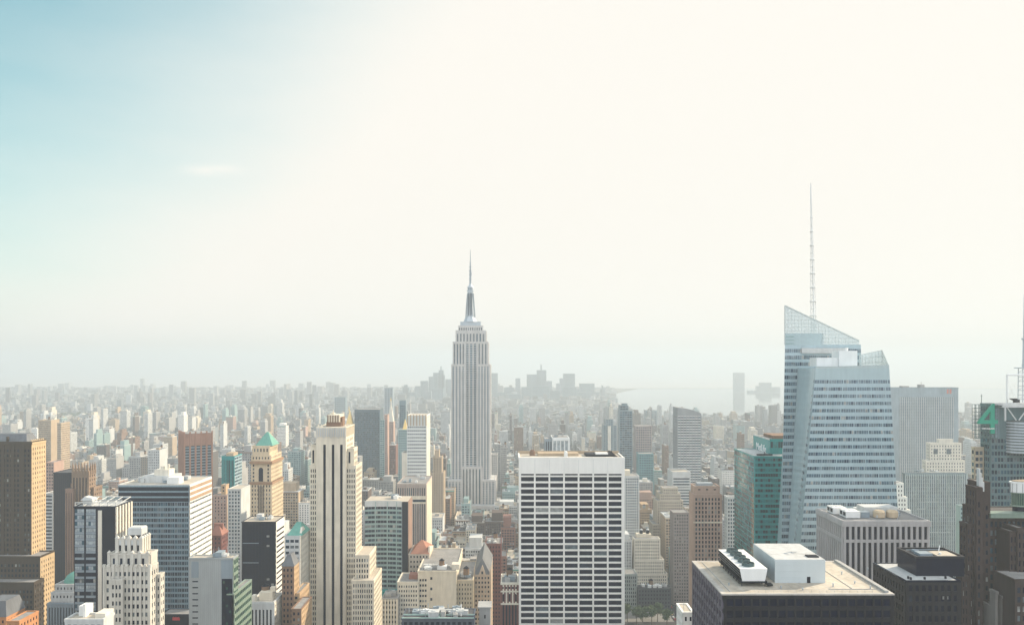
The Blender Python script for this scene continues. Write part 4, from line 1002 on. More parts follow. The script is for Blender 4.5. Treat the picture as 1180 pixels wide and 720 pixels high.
D = 640.
PB = wallmat('rose stone', (.42,.30,.24))
x0,x1,y0,y1,z1 = t.blk(799.5, 831, 570, D, ub=794.5, mat=PB, F=FS(3.5, 2.8, .55, .62, .7, 'std', top=2.5, cols=8, sp=.2), L=FS(3.5, 2.8, .3, .5, .3), par=.6)
for k in range(5): fbox(t.wall,'F',D-.7, x0+.5+k*(x1-x0-1)/4-.5, x0+.5+k*(x1-x0-1)/4+.5, Z(720,D), z1+.5, 0, .5, t.mi(PB))
fbox(t.wall,'F',D, x0-.5, x1+.5, Z(602,D), Z(600.5,D), .5, 1.3, t.mi(CREAM))
t.blk(800.5, 829, 561, D+3, ub=796, z0=z1, mat=PB, par=.9, F=FS(5,6,.3,.2,.3,'dark')); b = t.part('cooling_unit', [ALUM]); b.box(X(806,D), X(824,D), D+7, D+13, Z(561,D), Z(561,D)+2.2); t.done()
t = Tower('striped_sliver', 'slim pale tower with dark stripes between the pink ribbed tower and the teal glass tower', None)
t.blk(838, 850, 573, 760, ub=835, mat=LGREY, F=FS(3.7,2.2,.6,.6,.3,'blue'), L=FS(3.7,2.2,.6,.6,.3,'blue'), par=.8); t.done()

# teal glass tower with a raised sign block
t = Tower('teal_glass_tower', 'bright teal glass tower with a raised roof block carrying white lettering', 'teal lettered tower')
D = 600.
ft_ = FS(3.95, 1.9, .92, .58, .12, 'teal', top=1.2, sm=TEALP, pm=TEALP, sp=.10)
x0,x1,y0,y1,z1 = t.blk(869.3, 912, 526, D, ub=846.3, mat=TEALP, F=ft_, L=FS(3.95, 1.9, .96, .8, .05, 'teal', top=1.0, sm=TEALP, pm=TEALP), par=.5, roof=ROOFS)
xs0 = X(887,616); 
t.wall.box(xs0, X(915,616), 616, 658, z1, Z(507,616), t.mi(TEALP)); t.facade('F', 616, xs0, X(915,616), z1, Z(507,616), dict(ft_, fl=6, h=.8), TEALP)
t.reg(xs0, X(915,616), 616, 658, Z(507,616))
zt = Z(507,616); t.roof.box(xs0, X(915,616), 616, 616.5, zt, zt+1, t.ri(TEALP)); t.roof.box(xs0-.1, xs0+.4, 616.5, 658, zt, zt+1, t.ri(LGREY)); t.roof.box(xs0+.4, X(915,616), 616.5, 658, zt, zt+.2, t.ri(ROOFG))
b = t.part('rooftop_unit', [BROWN]); b.box(xs0+6, xs0+22, 626, 650, zt, zt+2.6)
b = t.part('window_washer', [DARK]); b.box(x0+4, x0+16, 606, 607.5, z1+.2, z1+1.4); b.bar((x0+10,606.7,z1+1.4),(x0+10,606.7,z1+3),.3)
root = t.done()
text_mesh('lettering', 'MetLife', 8.2, .25, SIGNW, root, (xs0-.2-root.location.x, 637-root.location.y, zt-8.2), 'L')

# crystal tower with spire
t = Tower('crystal_tower', 'faceted pale glass tower with a slanted transparent screen top and a tall white spire', 'slanted glass tower')
DF, DB = 500., 545.
z_ = lambda v, d: Z(v, d)
def P(u, v, d): return Vector((X(u,d), d, Z(v,d)))
def lerpz(a, b, z): 
    q = (z-a.z)/(b.z-a.z) if abs(b.z-a.z) > 1e-6 else 0
    return a + (b-a)*q
cnt = [0]; FR = t.mi(FRIT); restw = MB(); restm = []
def facet(tl, tr, br, bl, fl, bay, var='pale', top=1.5, wh=.52, zmin=60., off=.10, group=0):
    """spandrel quad with rows of panes set proud of it by a hair; edges may slope"""
    t.wall.quad(bl, br, tr, tl, FR)
    nrm = (br-bl).cross(tl-bl).normalized()
    if nrm.y > 0: nrm = -nrm
    z = min(tl.z, tr.z) - top
    while z-fl > max(zmin, bl.z):
        za, zb = z, z-fl*wh
        L0, L1, R0, R1 = lerpz(tl,bl,zb), lerpz(tl,bl,za), lerpz(tr,br,zb), lerpz(tr,br,za)
        w = (R0-L0).length
        if w > 1.2:
            n = max(1, round(w/bay))
            for k in range(n):
                if group and k % group == group-1 and n > group: f0, f1 = (k+.06)/n, (k+.72)/n
                else: f0, f1 = (k+.06)/n, (k+.94)/n
                a, b_, c, d = L0.lerp(R0,f0), L0.lerp(R0,f1), L1.lerp(R1,f1), L1.lerp(R1,f0)
                o = nrm*off; mt = pick(var)
                if cnt[0] < 100 and rng.random() < .34:
                    w_ = t.part('window', [mt]); cnt[0] += 1; w_.quad(a+o, b_+o, c+o, d+o)
                else:
                    if mt not in restm: restm.append(mt)
                    restw.quad(a+o, b_+o, c+o, d+o, restm.index(mt))
        z -= fl
fTL, fTR = P(940,423,DF), P(1024.5,421,DF)
fBR, fBL = P(1045,760,DF), P(911,760,DF)
# front facet: upper blank glass band then rows of windows
def onL(v): q=(v-423)/(760-423.); return P(940+(911-940)*q, v, DF)
def onR(v): q=(v-421)/(760-421.); return P(1024.5+(1045-1024.5)*q, v, DF)
facet(onL(437), onR(437), fBR, fBL, 4.62, 1.55, 'boa', top=.4, wh=.46, group=6)
t.wall.quad(onL(437), onR(437), fTR, fTL, t.mi(wallmat('pale crown glass', (.36,.46,.48), .2, .1)))
# sloping east facet, widening downwards
dTL = P(938.5,423,DF+3); dBL = P(897.5,760,DB-2); dML = P(901.5,566,DB-2)
facet(P(938.5,424,DF+2), fTL, fBL, P(897.5,760,DB-2), 4.62, 1.5, 'silver', top=3.0, wh=.36, off=.12)
# rear crystal: front face above the facet
bz = Z(397, DB)
facet(P(904.5,397,DB), P(992,397,DB), P(1000,760,DB), P(898,760,DB), 4.62, 1.5, 'boa', top=3, wh=.55)
CG = wallmat('pale crown glass', (.36,.46,.48), .2, .1)
t.wall.box(X(904.6,DB), X(949,DB), DB-.02, DB+.3, bz-.5, Z(384,DB), t.mi(CG))
for k in range(3):
    w_ = t.part('louvre_band', [BLUEP]); fbox(w_, 'F', DB-.02, X(905.5,DB), X(915,DB), Z(387+k*4,DB)-1, Z(387+k*4,DB), 0, .08)
# sides and backs, closing the volume
def solid(pts_bot, pts_top): t.wall.hull(pts_bot, pts_top, FR)
ins = .4
t.wall.hull([Vector((fBL.x+ins,DF+ins,0)), Vector((fBR.x+1,DF+ins,0)), Vector((fBR.x-4,DB+30,0)), Vector((fBL.x+10,DB+30,0))],
            [Vector((fTL.x+ins,DF+ins,Z(424,DF))), Vector((fTR.x-ins,DF+ins,Z(424,DF))), Vector((fTR.x-6,DB+30,Z(424,DF))), Vector((fTL.x+8,DB+30,Z(424,DF)))], FR)
t.wall.hull([Vector((X(896,DB)+ins,DB+ins,0)), Vector((X(1000,DB),DB+ins,0)), Vector((X(1000,DB),DB+50,0)), Vector((X(896,DB)+26,DB+50,0))],
            [Vector((X(904.3,DB)+ins,DB+ins,bz)), Vector((X(992,DB),DB+ins,bz)), Vector((X(988,DB),DB+48,bz)), Vector((X(904.3,DB)+22,DB+48,bz))], t.mi(wallmat('pale crown glass', (.36,.46,.48), .2, .1)))
t.reg(X(896,DB), fBR.x, DF, DB+50, bz)
# core seen behind the screen

b = t.part('core_block', [LGREY]); b.box(X(925,DB-3), X(978,DB-3), DB-1.5, DB-.6, Z(407,DB), Z(401,DB))
# transparent screens with mullions
b = t.part('glass_screen', [SCREEN]); MULL = wallmat('pale mullion', (.42,.48,.475), .4, .05); fr = t.part('screen_frame', [MULL])
def screen(a, b2, c, d, nu, nv):
    """quad a(bl) b(br) c(tr) d(tl)"""
    n = (b2-a).cross(d-a).normalized()*.06
    b = t.part('glass_screen', [SCREEN]); fr = t.part('screen_frame', [MULL])
    b.hull([a-n,b2-n,b2+n,a+n],[d-n,c-n,c+n,d+n])
    for k in range(nu+1): q=k/nu; fr.bar(a.lerp(b2,q), d.lerp(c,q), .16)
    for k in range(nv+1): q=k/nv; fr.bar(a.lerp(d,q), b2.lerp(c,q), .16)
A0, A1, A2 = P(904,352,DB), P(990,392.5,DB), P(992,408,DB)
vs = (352, 360.5, 369, 377.5, 386)
zs = [Z(v,DB) for v in (352,358.5,365,371.5,378,384.5,391,397.5)]
def slope_z(u): return Z(352+(392.5-352)*(u-904)/86., DB)
NU = 22
for k in range(NU):
    ua, ub_ = 904.3+k*(990-904.3)/NU, 904.3+(k+1)*(990-904.3)/NU
    bb_ = Z(384,DB) if ub_ < 949 else bz
    a, b2, c, d = Vector((X(ua,DB),DB-.05,bb_)), Vector((X(ub_,DB),DB-.05,bb_)), Vector((X(ub_,DB),DB-.05,max(bz+.1,slope_z(ub_)))), Vector((X(ua,DB),DB-.05,max(bz+.1,slope_z(ua))))
    n = Vector((0,.06,0)); b.hull([a-n,b2-n,b2+n,a+n],[d-n,c-n,c+n,d+n])
    fr.bar(a, d, .13)
fr.bar(Vector((X(904.3,DB),DB-.1,Z(352,DB))), Vector((X(990,DB),DB-.1,Z(392.5,DB))), .4)
fr.bar(Vector((X(904.3,DB),DB-.1,bz)), Vector((X(904.3,DB),DB-.1,Z(352,DB))), .35)
for v in (356,360,364.2,368.4,372.6,376.8,381,385.2,389.4,393.6):
    ue = 904.3 + (v-352)/(392.5-352)*86
    fr.bar(Vector((X(904.3,DB),DB-.1,Z(v,DB))), Vector((X(min(990,986 if False else 990),DB),DB-.1,Z(v,DB))) if False else Vector((X(min(990,904.3),DB),DB-.1,Z(v,DB))), .14)
    fr.bar(Vector((X(904.3 if v < 384 else 949,DB),DB-.1,Z(v,DB))), Vector((X(min(990,ue),DB),DB-.1,Z(v,DB))) , .14)
# lower right screens around the roof terrace
rz = Z(424,DF)
screen(P(990,404,DF+26), P(1017,404,DF+26), P(1017,403.3,DF+26), P(990,409.5,DF+26), 7, 1) if False else None
def rail(u0, v0, d0, u1, v1, d1, n):
    a, b2 = P(u0,424,d0), P(u1,424,d1); a.z = b2.z = rz; c, d = P(u1,v1,d1), P(u0,v0,d0)
    screen(a, b2, c, d, n, 3)
rail(990,409,DF+30, 1016.5,403.3,DF+30, 7); rail(1016.5,403.3,DF+30, 1024.3,421,DF+.2, 5); rail(940,422.8,DF+.1, 1024.3,420.5,DF+.1, 24)
b2_ = t.part('penthouse', [WHITEP]); b2_.box(X(967,DF+14), X(988,DF+14), DF+14, DF+26, rz, Z(404,DF+14)); b2_.box(X(941,DF+16), X(966,DF+16), DF+16, DF+28, rz+1, Z(412,DF+16))
b2_.cyl(X(975.5,DF+18), DF+18, Z(404,DF+14), Z(400.5,DF+14), 1.0, n=8)
# spire
sp_ = t.part('spire', [WHITEP]); sx, sy = X(938,DB+14), DB+14.; zb0, zt0 = Z(388,sy), Z(211,sy); tip = X(934.2,sy)
def sc(q): return Vector((sx+(tip-sx)*q, sy, zb0+(zt0-zb0)*q)), 2.0*(1-q)**.8+.13
prev = None
for k in range(23):
    c, r_ = sc(k/22); ring = [c+Vector((r_*math.cos(a), r_*math.sin(a), 0)) for a in (.3,2.4,4.5)]
    if prev:
        for i in range(3):
            sp_.bar(prev[i], ring[i], max(.12, .3*(1-k/24)))
            if k < 17: sp_.bar(prev[i], ring[(i+1)%3], .10); sp_.bar(ring[i], ring[(i+1)%3], .16 if k%2 else .22)
    prev = ring
for k in range(3,18,2): c, r_ = sc(k/22); sp_.cyl(c.x, c.y, c.z, c.z+.5, r_*1.35, n=8)
c0_, _ = sc(0); c1_, _ = sc(.98); sp_.bar(c0_, c1_, .35)
root = t.done()
o = restw.build('window', restm, root, tuple(root.location)); o['kind'] = 'stuff'

# grey pier block in front of it
t = Tower('pier_block', 'grey block with closely spaced stone piers and tall dark windows, cooling tanks on its roof', 'grey pier block')
D = 430.
PG = wallmat('grey limestone pier',(.42,.405,.40))
x0,x1,y0,y1,z1 = t.blk(971.7, 1070.5, 601.5, D, ub=942.3, mat=PG, par=1.0, roof=ROOFG)
for face, plane, a0, a1, n in (('F',D,x0,x1,15),('L',x0,D,y1,13)):
    bay = (a1-a0-1.2)/n
    for k in range(n+1):
        a = a0+.6+k*bay; fbox(t.wall, face, plane, max(a0,a-bay*.21), min(a1,a+bay*.21), Z(720,D)-20, z1-2.2, 0, .8, t.mi(PG))
    for (za, zb) in ((z1-9.4, z1-2.2), (Z(720,D)-20, z1-11.0)):
        for k in range(n): t.panes.append((face, a0+.6+(k+.5)*bay, (za+zb)/2, bay*.56, zb-za, plane, 'black' if face=='F' else 'std', 'window_strip'))
    fbox(t.wall, face, plane, a0-(.85 if face=='L' else .8), a1+.8, z1-2.2, z1+.6, 0, .9, t.mi(PG)); fbox(t.wall, face, plane, a0, a1, z1-11.0, z1-9.4, 0, .7, t.mi(PG))
for u, d in ((960,20),(975,9)):
    b = t.part('air_handler', [WHITEP, DARK]); xx = X(u,D+d); b.box(xx, xx+8, D+d, D+d+9, z1+.6, z1+4.2, 0); b.box(xx-.1, xx, D+d+.8, D+d+3.8, z1+1.6, z1+3.6, 1); b.box(xx-.1, xx, D+d+5, D+d+8, z1+1.6, z1+3.6, 1)
    for k in range(3): b.cyl(xx+1.6+k*2.4, D+d+4.5, z1+4.2, z1+4.6, 1.0, n=10)
for u in (1013, 1028):
    b = t.part('cooling_tank', [wallmat('buff tank',(.52,.41,.28))]); xx = X(u,D+12); b.cyl(xx, D+12, z1+.6, z1+3.6, 3.2, n=16); b.cyl(xx, D+12, z1+3.6, z1+4.4, 3.2, 2.4, 16)
b = t.part('penthouse', [LGREY]); b.box(X(996,D+18), X(1034,D+18), D+18, D+28, z1, z1+5)
t.clutter(x0+8, x1-4, D+2, y1-3, z1, 8, 66)
b = t.part('ladder_rail', [ALUM])
for k in range(5): b.bar((X(1040,D)+k*2, D+6+k*4, z1+.3), (X(1040,D)+k*2+3, D+10+k*4, z1+1.8), .15)
t.done()

# dark block with pale roof, cooling tower, penthouse
t = Tower('dark_block', 'black block whose broad pale roof carries a row of cooling fans and a white penthouse', 'black broad-roofed block')
D = 265.
BK = wallmat('bronze black metal',(.009,.009,.014),.4,.25)
x0,x1,y0,y1,z1 = t.blk(834, 1028.5, 684, D, ub=799.5, mat=BK, par=-1,
   F=FS(3.9, 2.9, .80, .62, .35, 'black', top=1.6), L=FS(3.9, 3.6, .78, .60, .7, 'std', top=2.6, sp=.5, pm=wallmat('violet grey metal',(.10,.095,.125),.4,.2), sm=wallmat('violet grey metal',(.10,.095,.125),.4,.2)))
t.roof.box(x0+.9, x1-.9, D+.9, y1-.9, z1, z1+.12, t.ri(ROOFP))
for k in range(12): xx = x0+3+k*4.4; t.roof.box(xx, xx+.12, D+1.2, y1-1.2, z1+.12, z1+.128, t.ri(ROOFS))
for bx in ((x0-.8,x1+.5,D-.5,D+.9),(x0-.8,x1+.5,y1-.9,y1+.3),(x0-.8,x0+.9,D+.9,y1-.9),(x1-.9,x1+.5,D+.9,y1-.9)): t.roof.box(*bx, z1-.3, z1+.18, t.ri(wallmat('coping metal',(.42,.40,.37))))
t.roof.box(x1-2.2, x1-.9, D+.9, y1-.9, z1+.1, z1+.9, t.ri(GREY)); t.roof.box(x0+2.6, x0+2.75, D+2, y1-2, z1+.12, z1+.26, t.ri(GREY))
WB = wallmat('pale blue metal siding',(.50,.555,.57),.5,.06)
pa, pb = X(893,278), X(951,278)
b = t.part('penthouse', [WB, ROOFS]); b.box(pa, pb, 278, 303, z1, z1+8.3, 0); b.box(pa+.2, pb-.2, 278.2, 302.8, z1+8.3, z1+8.38, 1)
for k in range(3): b.box(pa-.04, pb+.04, 277.95, 278, z1+2+k*2.2, z1+2.06+k*2.2, 0)
dd = t.part('door', [DARK], id(b)); dd.box(pa+11.4, pa+12.6, 277.9, 278, z1+.1, z1+2.3)
vv = t.part('roof_hatch', [DARK], id(b)); vv.box(pb-5, pb-1, 281, 284, z1+8.38, z1+8.75)
vv = t.part('vent_pipe', [ALUM], id(b)); vv.bar((pa+6,287,z1+8.3),(pa+9,286,z1+9.2),.15); vv.bar((pa+9,288,z1+8.3),(pa+11,287,z1+9.),.12)
c0_, c1_ = X(852.5,273.5), X(884.5,273.5)
b = t.part('cooling_tower', [WHITEP, DARK, ALUM]); zb_ = z1+2.0; zt = z1+6.3; ct0, ct1 = 273.5, 302.
b.hull([(c0_+.9,ct0,zb_),(c1_-.9,ct0,zb_),(c1_-.9,ct1,zb_),(c0_+.9,ct1,zb_)], [(c0_,ct0,zt),(c1_,ct0,zt),(c1_,ct1,zt),(c0_,ct1,zt)], 0)
for k in range(4):
    q0, q1 = k/4+.01, k/4+.235
    for s_, xx0, xx1 in ((-1,c0_+.9,c0_),(1,c1_-.9,c1_)):
        za, zc = zb_+(zt-zb_)*q0, zb_+(zt-zb_)*q1
        xa_, xb_ = xx0+(xx1-xx0)*q0+s_*.05, xx0+(xx1-xx0)*q1+s_*.05
        vs_ = [(xa_,ct0+.3,za),(xa_,ct1-.3,za),(xb_,ct1-.3,zc),(xb_,ct0+.3,zc)]
        b.quad(*(vs_ if s_ > 0 else vs_[::-1]), 1)
b.box(c0_+.2, c1_-.2, ct0-.4, ct1+.2, zb_-.5, zb_, 1)
for k in range(9):
    for xx in (c0_+.8, c1_-.8): b.box(xx-.12, xx+.12, ct0+.2+k*3.4, ct0+.44+k*3.4, z1+.1, zb_-.5, 1)
b.box(c1_-.3, c1_+1.6, ct0-1, ct0+1.5, z1+.6, z1+1.1, 1)
for k in range(5):
    fx, fy = (c0_+c1_)/2-.6, ct0+4.4+k*5.0
    fn = t.part('fan', [wallmat('dark teal fan stack',(.06,.10,.105),.5), DARK], id(b))
    N = 18; a_ = [2*math.pi*i/N for i in range(N)]
    for i in range(N):
        p0, p1 = a_[i], a_[(i+1)%N]
        fn.hull([(fx+2.25*math.cos(p0),fy+2.25*math.sin(p0),zt),(fx+2.25*math.cos(p1),fy+2.25*math.sin(p1),zt),(fx+2.05*math.cos(p1),fy+2.05*math.sin(p1),zt),(fx+2.05*math.cos(p0),fy+2.05*math.sin(p0),zt)],
                [(fx+2.15*math.cos(p0),fy+2.15*math.sin(p0),zt+1.1),(fx+2.15*math.cos(p1),fy+2.15*math.sin(p1),zt+1.1),(fx+2.0*math.cos(p1),fy+2.0*math.sin(p1),zt+1.1),(fx+2.0*math.cos(p0),fy+2.0*math.sin(p0),zt+1.1)], 0)
    fn.cyl(fx, fy, zt, zt+.15, 2.0, n=18, m=1); fn.cyl(fx, fy, zt+.3, zt+1.0, .35, n=8, m=1)
    for q in range(6):
        an = q*math.pi/3+.2; fn.bar((fx,fy,zt+.7),(fx+1.95*math.cos(an),fy+1.95*math.sin(an),zt+.75),.16,0)
for (u,d_,h_) in ((900,6,.9),(925,4,.7),(960,8,1.2),(985,12,.8),(1003,6,1.0),(840,10,.8),(970,24,1.1),(1000,30,.9)):
    b = t.part('vent_pipe', [ALUM]); b.cyl(X(u,D+d_), D+d_, z1+.1, z1+h_, .22, n=8); b.cyl(X(u,D+d_), D+d_, z1+h_, z1+h_+.15, .36, n=8)
b = t.part('cable_run', [GREY]); b.box(X(955,D+5), X(1020,D+5), D+5, D+5.2, z1+.14, z1+.3); b.box(X(962,D+20)-.1, X(962,D+20)+.1, D+5.2, D+34, z1+.14, z1+.3)
b = t.part('railing', [STEEL])
for k in range(16): xx = x0+12+k*2.6; b.bar((xx,D+1.1,z1+.1),(xx,D+1.1,z1+1.1),.03)
b.bar((x0+12,D+1.1,z1+1.1),(x0+51,D+1.1,z1+1.1),.035); b.bar((x0+12,D+1.1,z1+.6),(x0+51,D+1.1,z1+.6),.03)
b = t.part('roof_pipe', [ALUM]); b.bar((X(886,275),276,z1+.6),(X(890,275),300,z1+.6),.2); b.bar((X(886,275),276,z1),(X(886,275),276,z1+1.2),.12)
t.done()

# black block with upper box
t = Tower('black_box_block', 'black block with a smaller sunken-roofed black box on its pale roof terrace', 'black stacked block')
D = 300.
x0,x1,y0,y1,z1 = t.blk(1043.8, 1106, 669.5, D, ub=1007, mat=NAVY, par=.35, roof=ROOFS, F=FS(3.9, 2.4, .55, .62, .3, 'dark', top=1.4, pm=BK, sm=BK), L=FS(3.9, 2.4, .45, .6, .4, 'dark', top=2.2, pm=BK, sm=BK))
bx0, bx1, by0, by1, bz1 = X(1056,307), X(1111,307), 307., 322., Z(643,307)
b = t.part('upper_box', [NAVY, ROOFD, BK]); b.box(bx0, bx1, by0, by1, z1, bz1, 0)
for q in ((bx0-.2,bx1+.2,by0-.2,by0+.5),(bx0-.2,bx1+.2,by1-.5,by1+.2),(bx0-.2,bx0+.5,by0+.5,by1-.5),(bx1-.5,bx1+.2,by0+.5,by1-.5)): b.box(*q, bz1, bz1+.8, 2)
b.box(bx0+.5,bx1-.5,by0+.5,by1-.5,bz1,bz1+.1,1)
r_ = t.part('roof_platform', [ROOFL], id(b)); r_.box(bx0+9.5, bx1-1.5, by0+2, by1-5, bz1+.1, bz1+.55)
r_ = t.part('rooftop_unit', [STEEL], id(b)); r_.box(bx0+3,bx0+8,by0+3,by0+8,bz1+.1,bz1+1.1); r_.cyl(bx0+5,by0+10.5,bz1+.1,bz1+.9,1.4,n=10); r_.bar((bx0+2,by1-3,bz1+.5),(bx1-3,by1-2,bz1+.5),.2)
r_ = t.part('vent_pipe', [WHITEP], id(b)); r_.cyl(bx1-7, by0+4.5, bz1+.55, bz1+1.2, .5, n=8); r_.bar((bx1-4,by1-4,bz1+.2),(bx1-2.5,by1-2,bz1+2.0),.2)
for u,d in ((1047,3),(1050,1.6),(1066,2),(1090,3)): r_ = t.part('vent_pipe', [DARK]); r_.box(X(u,D+d)-.3, X(u,D+d)+.3, D+d, D+d+.6, z1+.1, z1+1.1)
for u in (1087.5,1091,1097): r_ = t.part('lit_window', [G_LITE]); fbox(r_,'F',D, X(u,D)-.55, X(u,D)+.55, Z(690,D), Z(686.5,D), .06, .12)
t.done()

# background right
t = Tower('wide_slab', 'wide hazy blue grey slab with fine vertical lines, behind the slanted glass tower', 'wide hazy slab')
D = 1050.
MS = wallmat('blue grey mullion',(.27,.33,.36))
t.blk(1022, 1104.3, 447, D, ub=1016, mat=MS, F=None, par=.8); x0,x1 = X(1022,D), X(1104.3,D); z1 = Z(447,D)
b = t.part('glass_wall', [wallmat('pale slab glass',(.20,.25,.28),.3,.1)]); fbox(b,'F',D, X(1037,D), x1-7, 30, z1-12, 0, .4)
for k in range(26): a = X(1037,D)+k*(x1-7-X(1037,D))/25; fbox(t.wall,'F',D, a-.28, a+.28, 30, z1-12, .4, 1.1, t.mi(LGREY))
for k in range(48): fbox(t.wall,'F',D, X(1037,D), x1-7, z1-15-k*4, z1-14.1-k*4, .4, .6, t.mi(MS))
b = t.part('roof_mark', [wallmat('faded red sign',(.50,.20,.16))]); fbox(b,'F',D, X(1091,D), X(1093,D), z1-7.5, z1-1.5, 0, .3); fbox(b,'F',D, X(1094.3,D), X(1096.3,D), z1-7.5, z1-1.5, 0, .3)
b = t.part('rooftop_unit', [GREY]); b.box(X(1044,D), X(1052,D), D+10, D+18, z1, z1+2.5); b.box(X(1064,D), X(1069,D), D+8, D+16, z1, z1+4.5); b.bar((X(1066,D),D+10,z1+4),(X(1066,D),D+10,z1+8),.3)
t.done()
t = Tower('cream_ziggurat', 'pale cream stepped hotel-like block in front of the wide hazy slab', 'pale cream ziggurat')
D = 930.
fz2 = FS(3.8,3.2,.36,.5,.3,'mid',top=2)
for (u0,u1,v,d) in ((1064,1113,546,-12),(1067,1111.5,531,-6),(1071.5,1107.5,511,0)): t.blk(u0,u1,v,D+d,dep=8,mat=IVORY,F=fz2,L=fz2,par=.8)
t.blk(1082, 1098, 506.5, D+2, dep=5, mat=IVORY, par=.6)
for u in (1078,1093): b = t.part('arched_window', [G_GREY]); fbox(b,'F',D, X(u,D)-2.6, X(u,D)+2.6, Z(523,D), Z(517,D), .3, .45)
t.done()
t = Tower('pinstripe_slab', 'blue grey slab with thin vertical pinstripes below the pale cream ziggurat', 'pinstripe slab')
D = 800.
x0,x1,y0,y1,z1 = t.blk(1043, 1114, 546, D, ub=1040, mat=wallmat('pinstripe grey',(.16,.21,.225)), F=FS(3.9, 1.9, .55, .8, .7, 'blue', top=2, pm=wallmat('pinstripe mullion',(.40,.46,.46))), par=.8)
for (u0,u1,v) in ((1056,1066,586),(1084,1100,596),(1072,1094,613),(1060,1082,578)): b = t.part('blind_row', [LGREY]); fbox(b,'F',D, X(u0,D), X(u1,D), Z(v,D)-.4, Z(v,D)+.4, .06, .3)
t.clutter(x0+14, x1-20, D+3, D+20, z1, 4, 71); t.done()
t = Tower('white_setback', 'small white stepped masonry building squeezed between the slanted glass tower and the pinstripe slab', 'white stepped sliver')
D = 690.
for (u0,u1,v,d) in ((1024,1049,588,-4),(1024,1045,573,-2),(1024,1041,557,0)): t.blk(u0,u1,v,D+d,dep=20,mat=WHITE,F=FS(3.8,2.3,.4,.5,.25),par=.6)
t.done()
t = Tower('thin_haze_tower', 'narrow pale tower half lost in haze behind the pinstripe slab', None)
t.blk(1106, 1119, 583, 700, dep=6, mat=BLUEP, F=FS(3.8,2.6,.5,.5,.3,'pale'), par=.6); t.blk(1103, 1117, 496, 2100, dep=40, mat=GREY, F=FS(4,4,.5,.5,.3,'mid'), par=.8); t.done()

# tower with the green number sign
t = Tower('number_sign_tower', 'green glass tower topped by a steel frame with a big green number four', 'green number-four tower')
D = 500.
GG = wallmat('teal grey mullion',(.09,.15,.16))
x0,x1,y0,y1,z1 = t.blk(1141, 1215, 466, D, dep=10, mat=GG, par=.5, roof=ROOFG, F=FS(4, 2.0, .8, .62, .3, 'blue', top=22, pm=GG, sm=GG), L=FS(4, 2.4, .8, .62, .3, 'blue', top=2, pm=GG, sm=GG))
t.blk(1123, 1133, 516, D+6, dep=3, mat=wallmat('golden glass panel',(.40,.34,.25),.3), F=FS(4, 2.2, .8, .62, .3, 'pale', top=2), L=FS(4,2.2,.8,.62,.3,'pale'), par=.6)
b = t.part('sign_frame', [wallmat('dark green steel',(.05,.10,.10),.5)])
fx0, fx1, fy, fz0, fz1 = X(1123.5,D-5), X(1150,D-5), D-5, Z(504.5,D-5), Z(466,D-5)
for k in range(7): xx = fx0+k*(fx1-fx0)/6; b.bar((xx,fy,fz0),(xx,fy,fz1),.22); b.bar((xx,fy+3,fz0),(xx,fy+3,fz1),.16); b.bar((xx,fy,fz1),(xx,fy+3,fz1),.14); b.bar((xx,fy,fz0),(xx,fy+3,fz0),.14)
for k in range(10): zz0 = fz0+k*(fz1-fz0)/9; b.bar((fx0,fy,zz0),(fx1,fy,zz0),.22 if k in (0,9) else .15); b.bar((fx0,fy+3,zz0),(fx1,fy+3,zz0),.12); b.bar((fx0,fy,zz0),(fx0,fy+3,zz0),.1)
for zz0 in (fz0+2, fz1-2): b.bar((fx1-1,fy+3,zz0),(fx1-1,D+1,zz0),.3); b.bar((x0+1.5,fy+3,zz0),(x0+1.5,D+1,zz0),.3)
b.bar((X(1131,D-5),fy,fz1),(X(1131,D-5),fy,fz1+6.5),.18); b.bar((X(1130,D-5)-.2,fy,fz1+5.5),(X(1132,D-5)+.2,fy,fz1+5.5),.12)
b = t.part('wall_panel', [BLUEW]); b.box(X(1142,D), X(1150,D), D-1.2, D-.5, Z(505,D), Z(470,D))
b = t.part('louvre_drum', [ALUM, wallmat('drum gap',(.10,.12,.12))]); cx_ = X(1177,D); r_ = 10.5
b.cyl(cx_, D+3, Z(522,D), Z(484,D), r_-.4, n=28, m=1)
for k in range(11): zz0 = Z(521,D)+k*1.85; b.cyl(cx_, D+3, zz0, zz0+1.1, r_, n=28, m=0)
b = t.part('roof_truss', [LGREY])
zt, zb_ = Z(469,D-6), Z(484,D-6)
b.box(X(1148,D), X(1215,D), D-6.5, D-5.5, zt-.2, zt+1.3); b.box(X(1150.5,D), X(1152.3,D), D-6.4, D-5.6, Z(484,D), zt)
for ua, uc in ((1153.5,1164),(1178,1167),(1178.5,1190)): b.bar((X(ua,D),D-6,zt),(X(uc,D),D-6,zb_),.4)
for u in (1150,1160,1170,1180): b.bar((X(u,D),D-6,zt),(X(u,D),D+1,zt),.3)
b = t.part('roof_gantry', [WHITEP]); b.bar((X(1160.5,D+4),D+4,z1),(X(1160.5,D+4),D+4,Z(431.5,D+4)),.55,n=8); b.bar((X(1160.5,D+4),D+4,Z(432,D+4)),(X(1199,D+4),D+4,Z(432,D+4)),.55,n=8); b.bar((X(1199,D+4),D+4,z1),(X(1199,D+4),D+4,Z(431.5,D+4)),.55,n=8)
b.bar((X(1161,D+4),D+4.3,Z(440,D)),(X(1172,D+4),D+4.3,Z(462,D)),.1); b.bar((X(1161,D+4),D+4.3,Z(460,D)),(X(1172,D+4),D+4.3,Z(440,D)),.1)
b = t.part('broadcast_mast', [ALUM]); mx, my = X(1180,D+10), D+10
for sx_ in (-1,1):
    for sy_ in (-1,1): b.bar((mx+sx_*2.4,my+sy_*2.4,z1),(mx+sx_*2.2,my+sy_*2.2,Z(424,D)),.25)
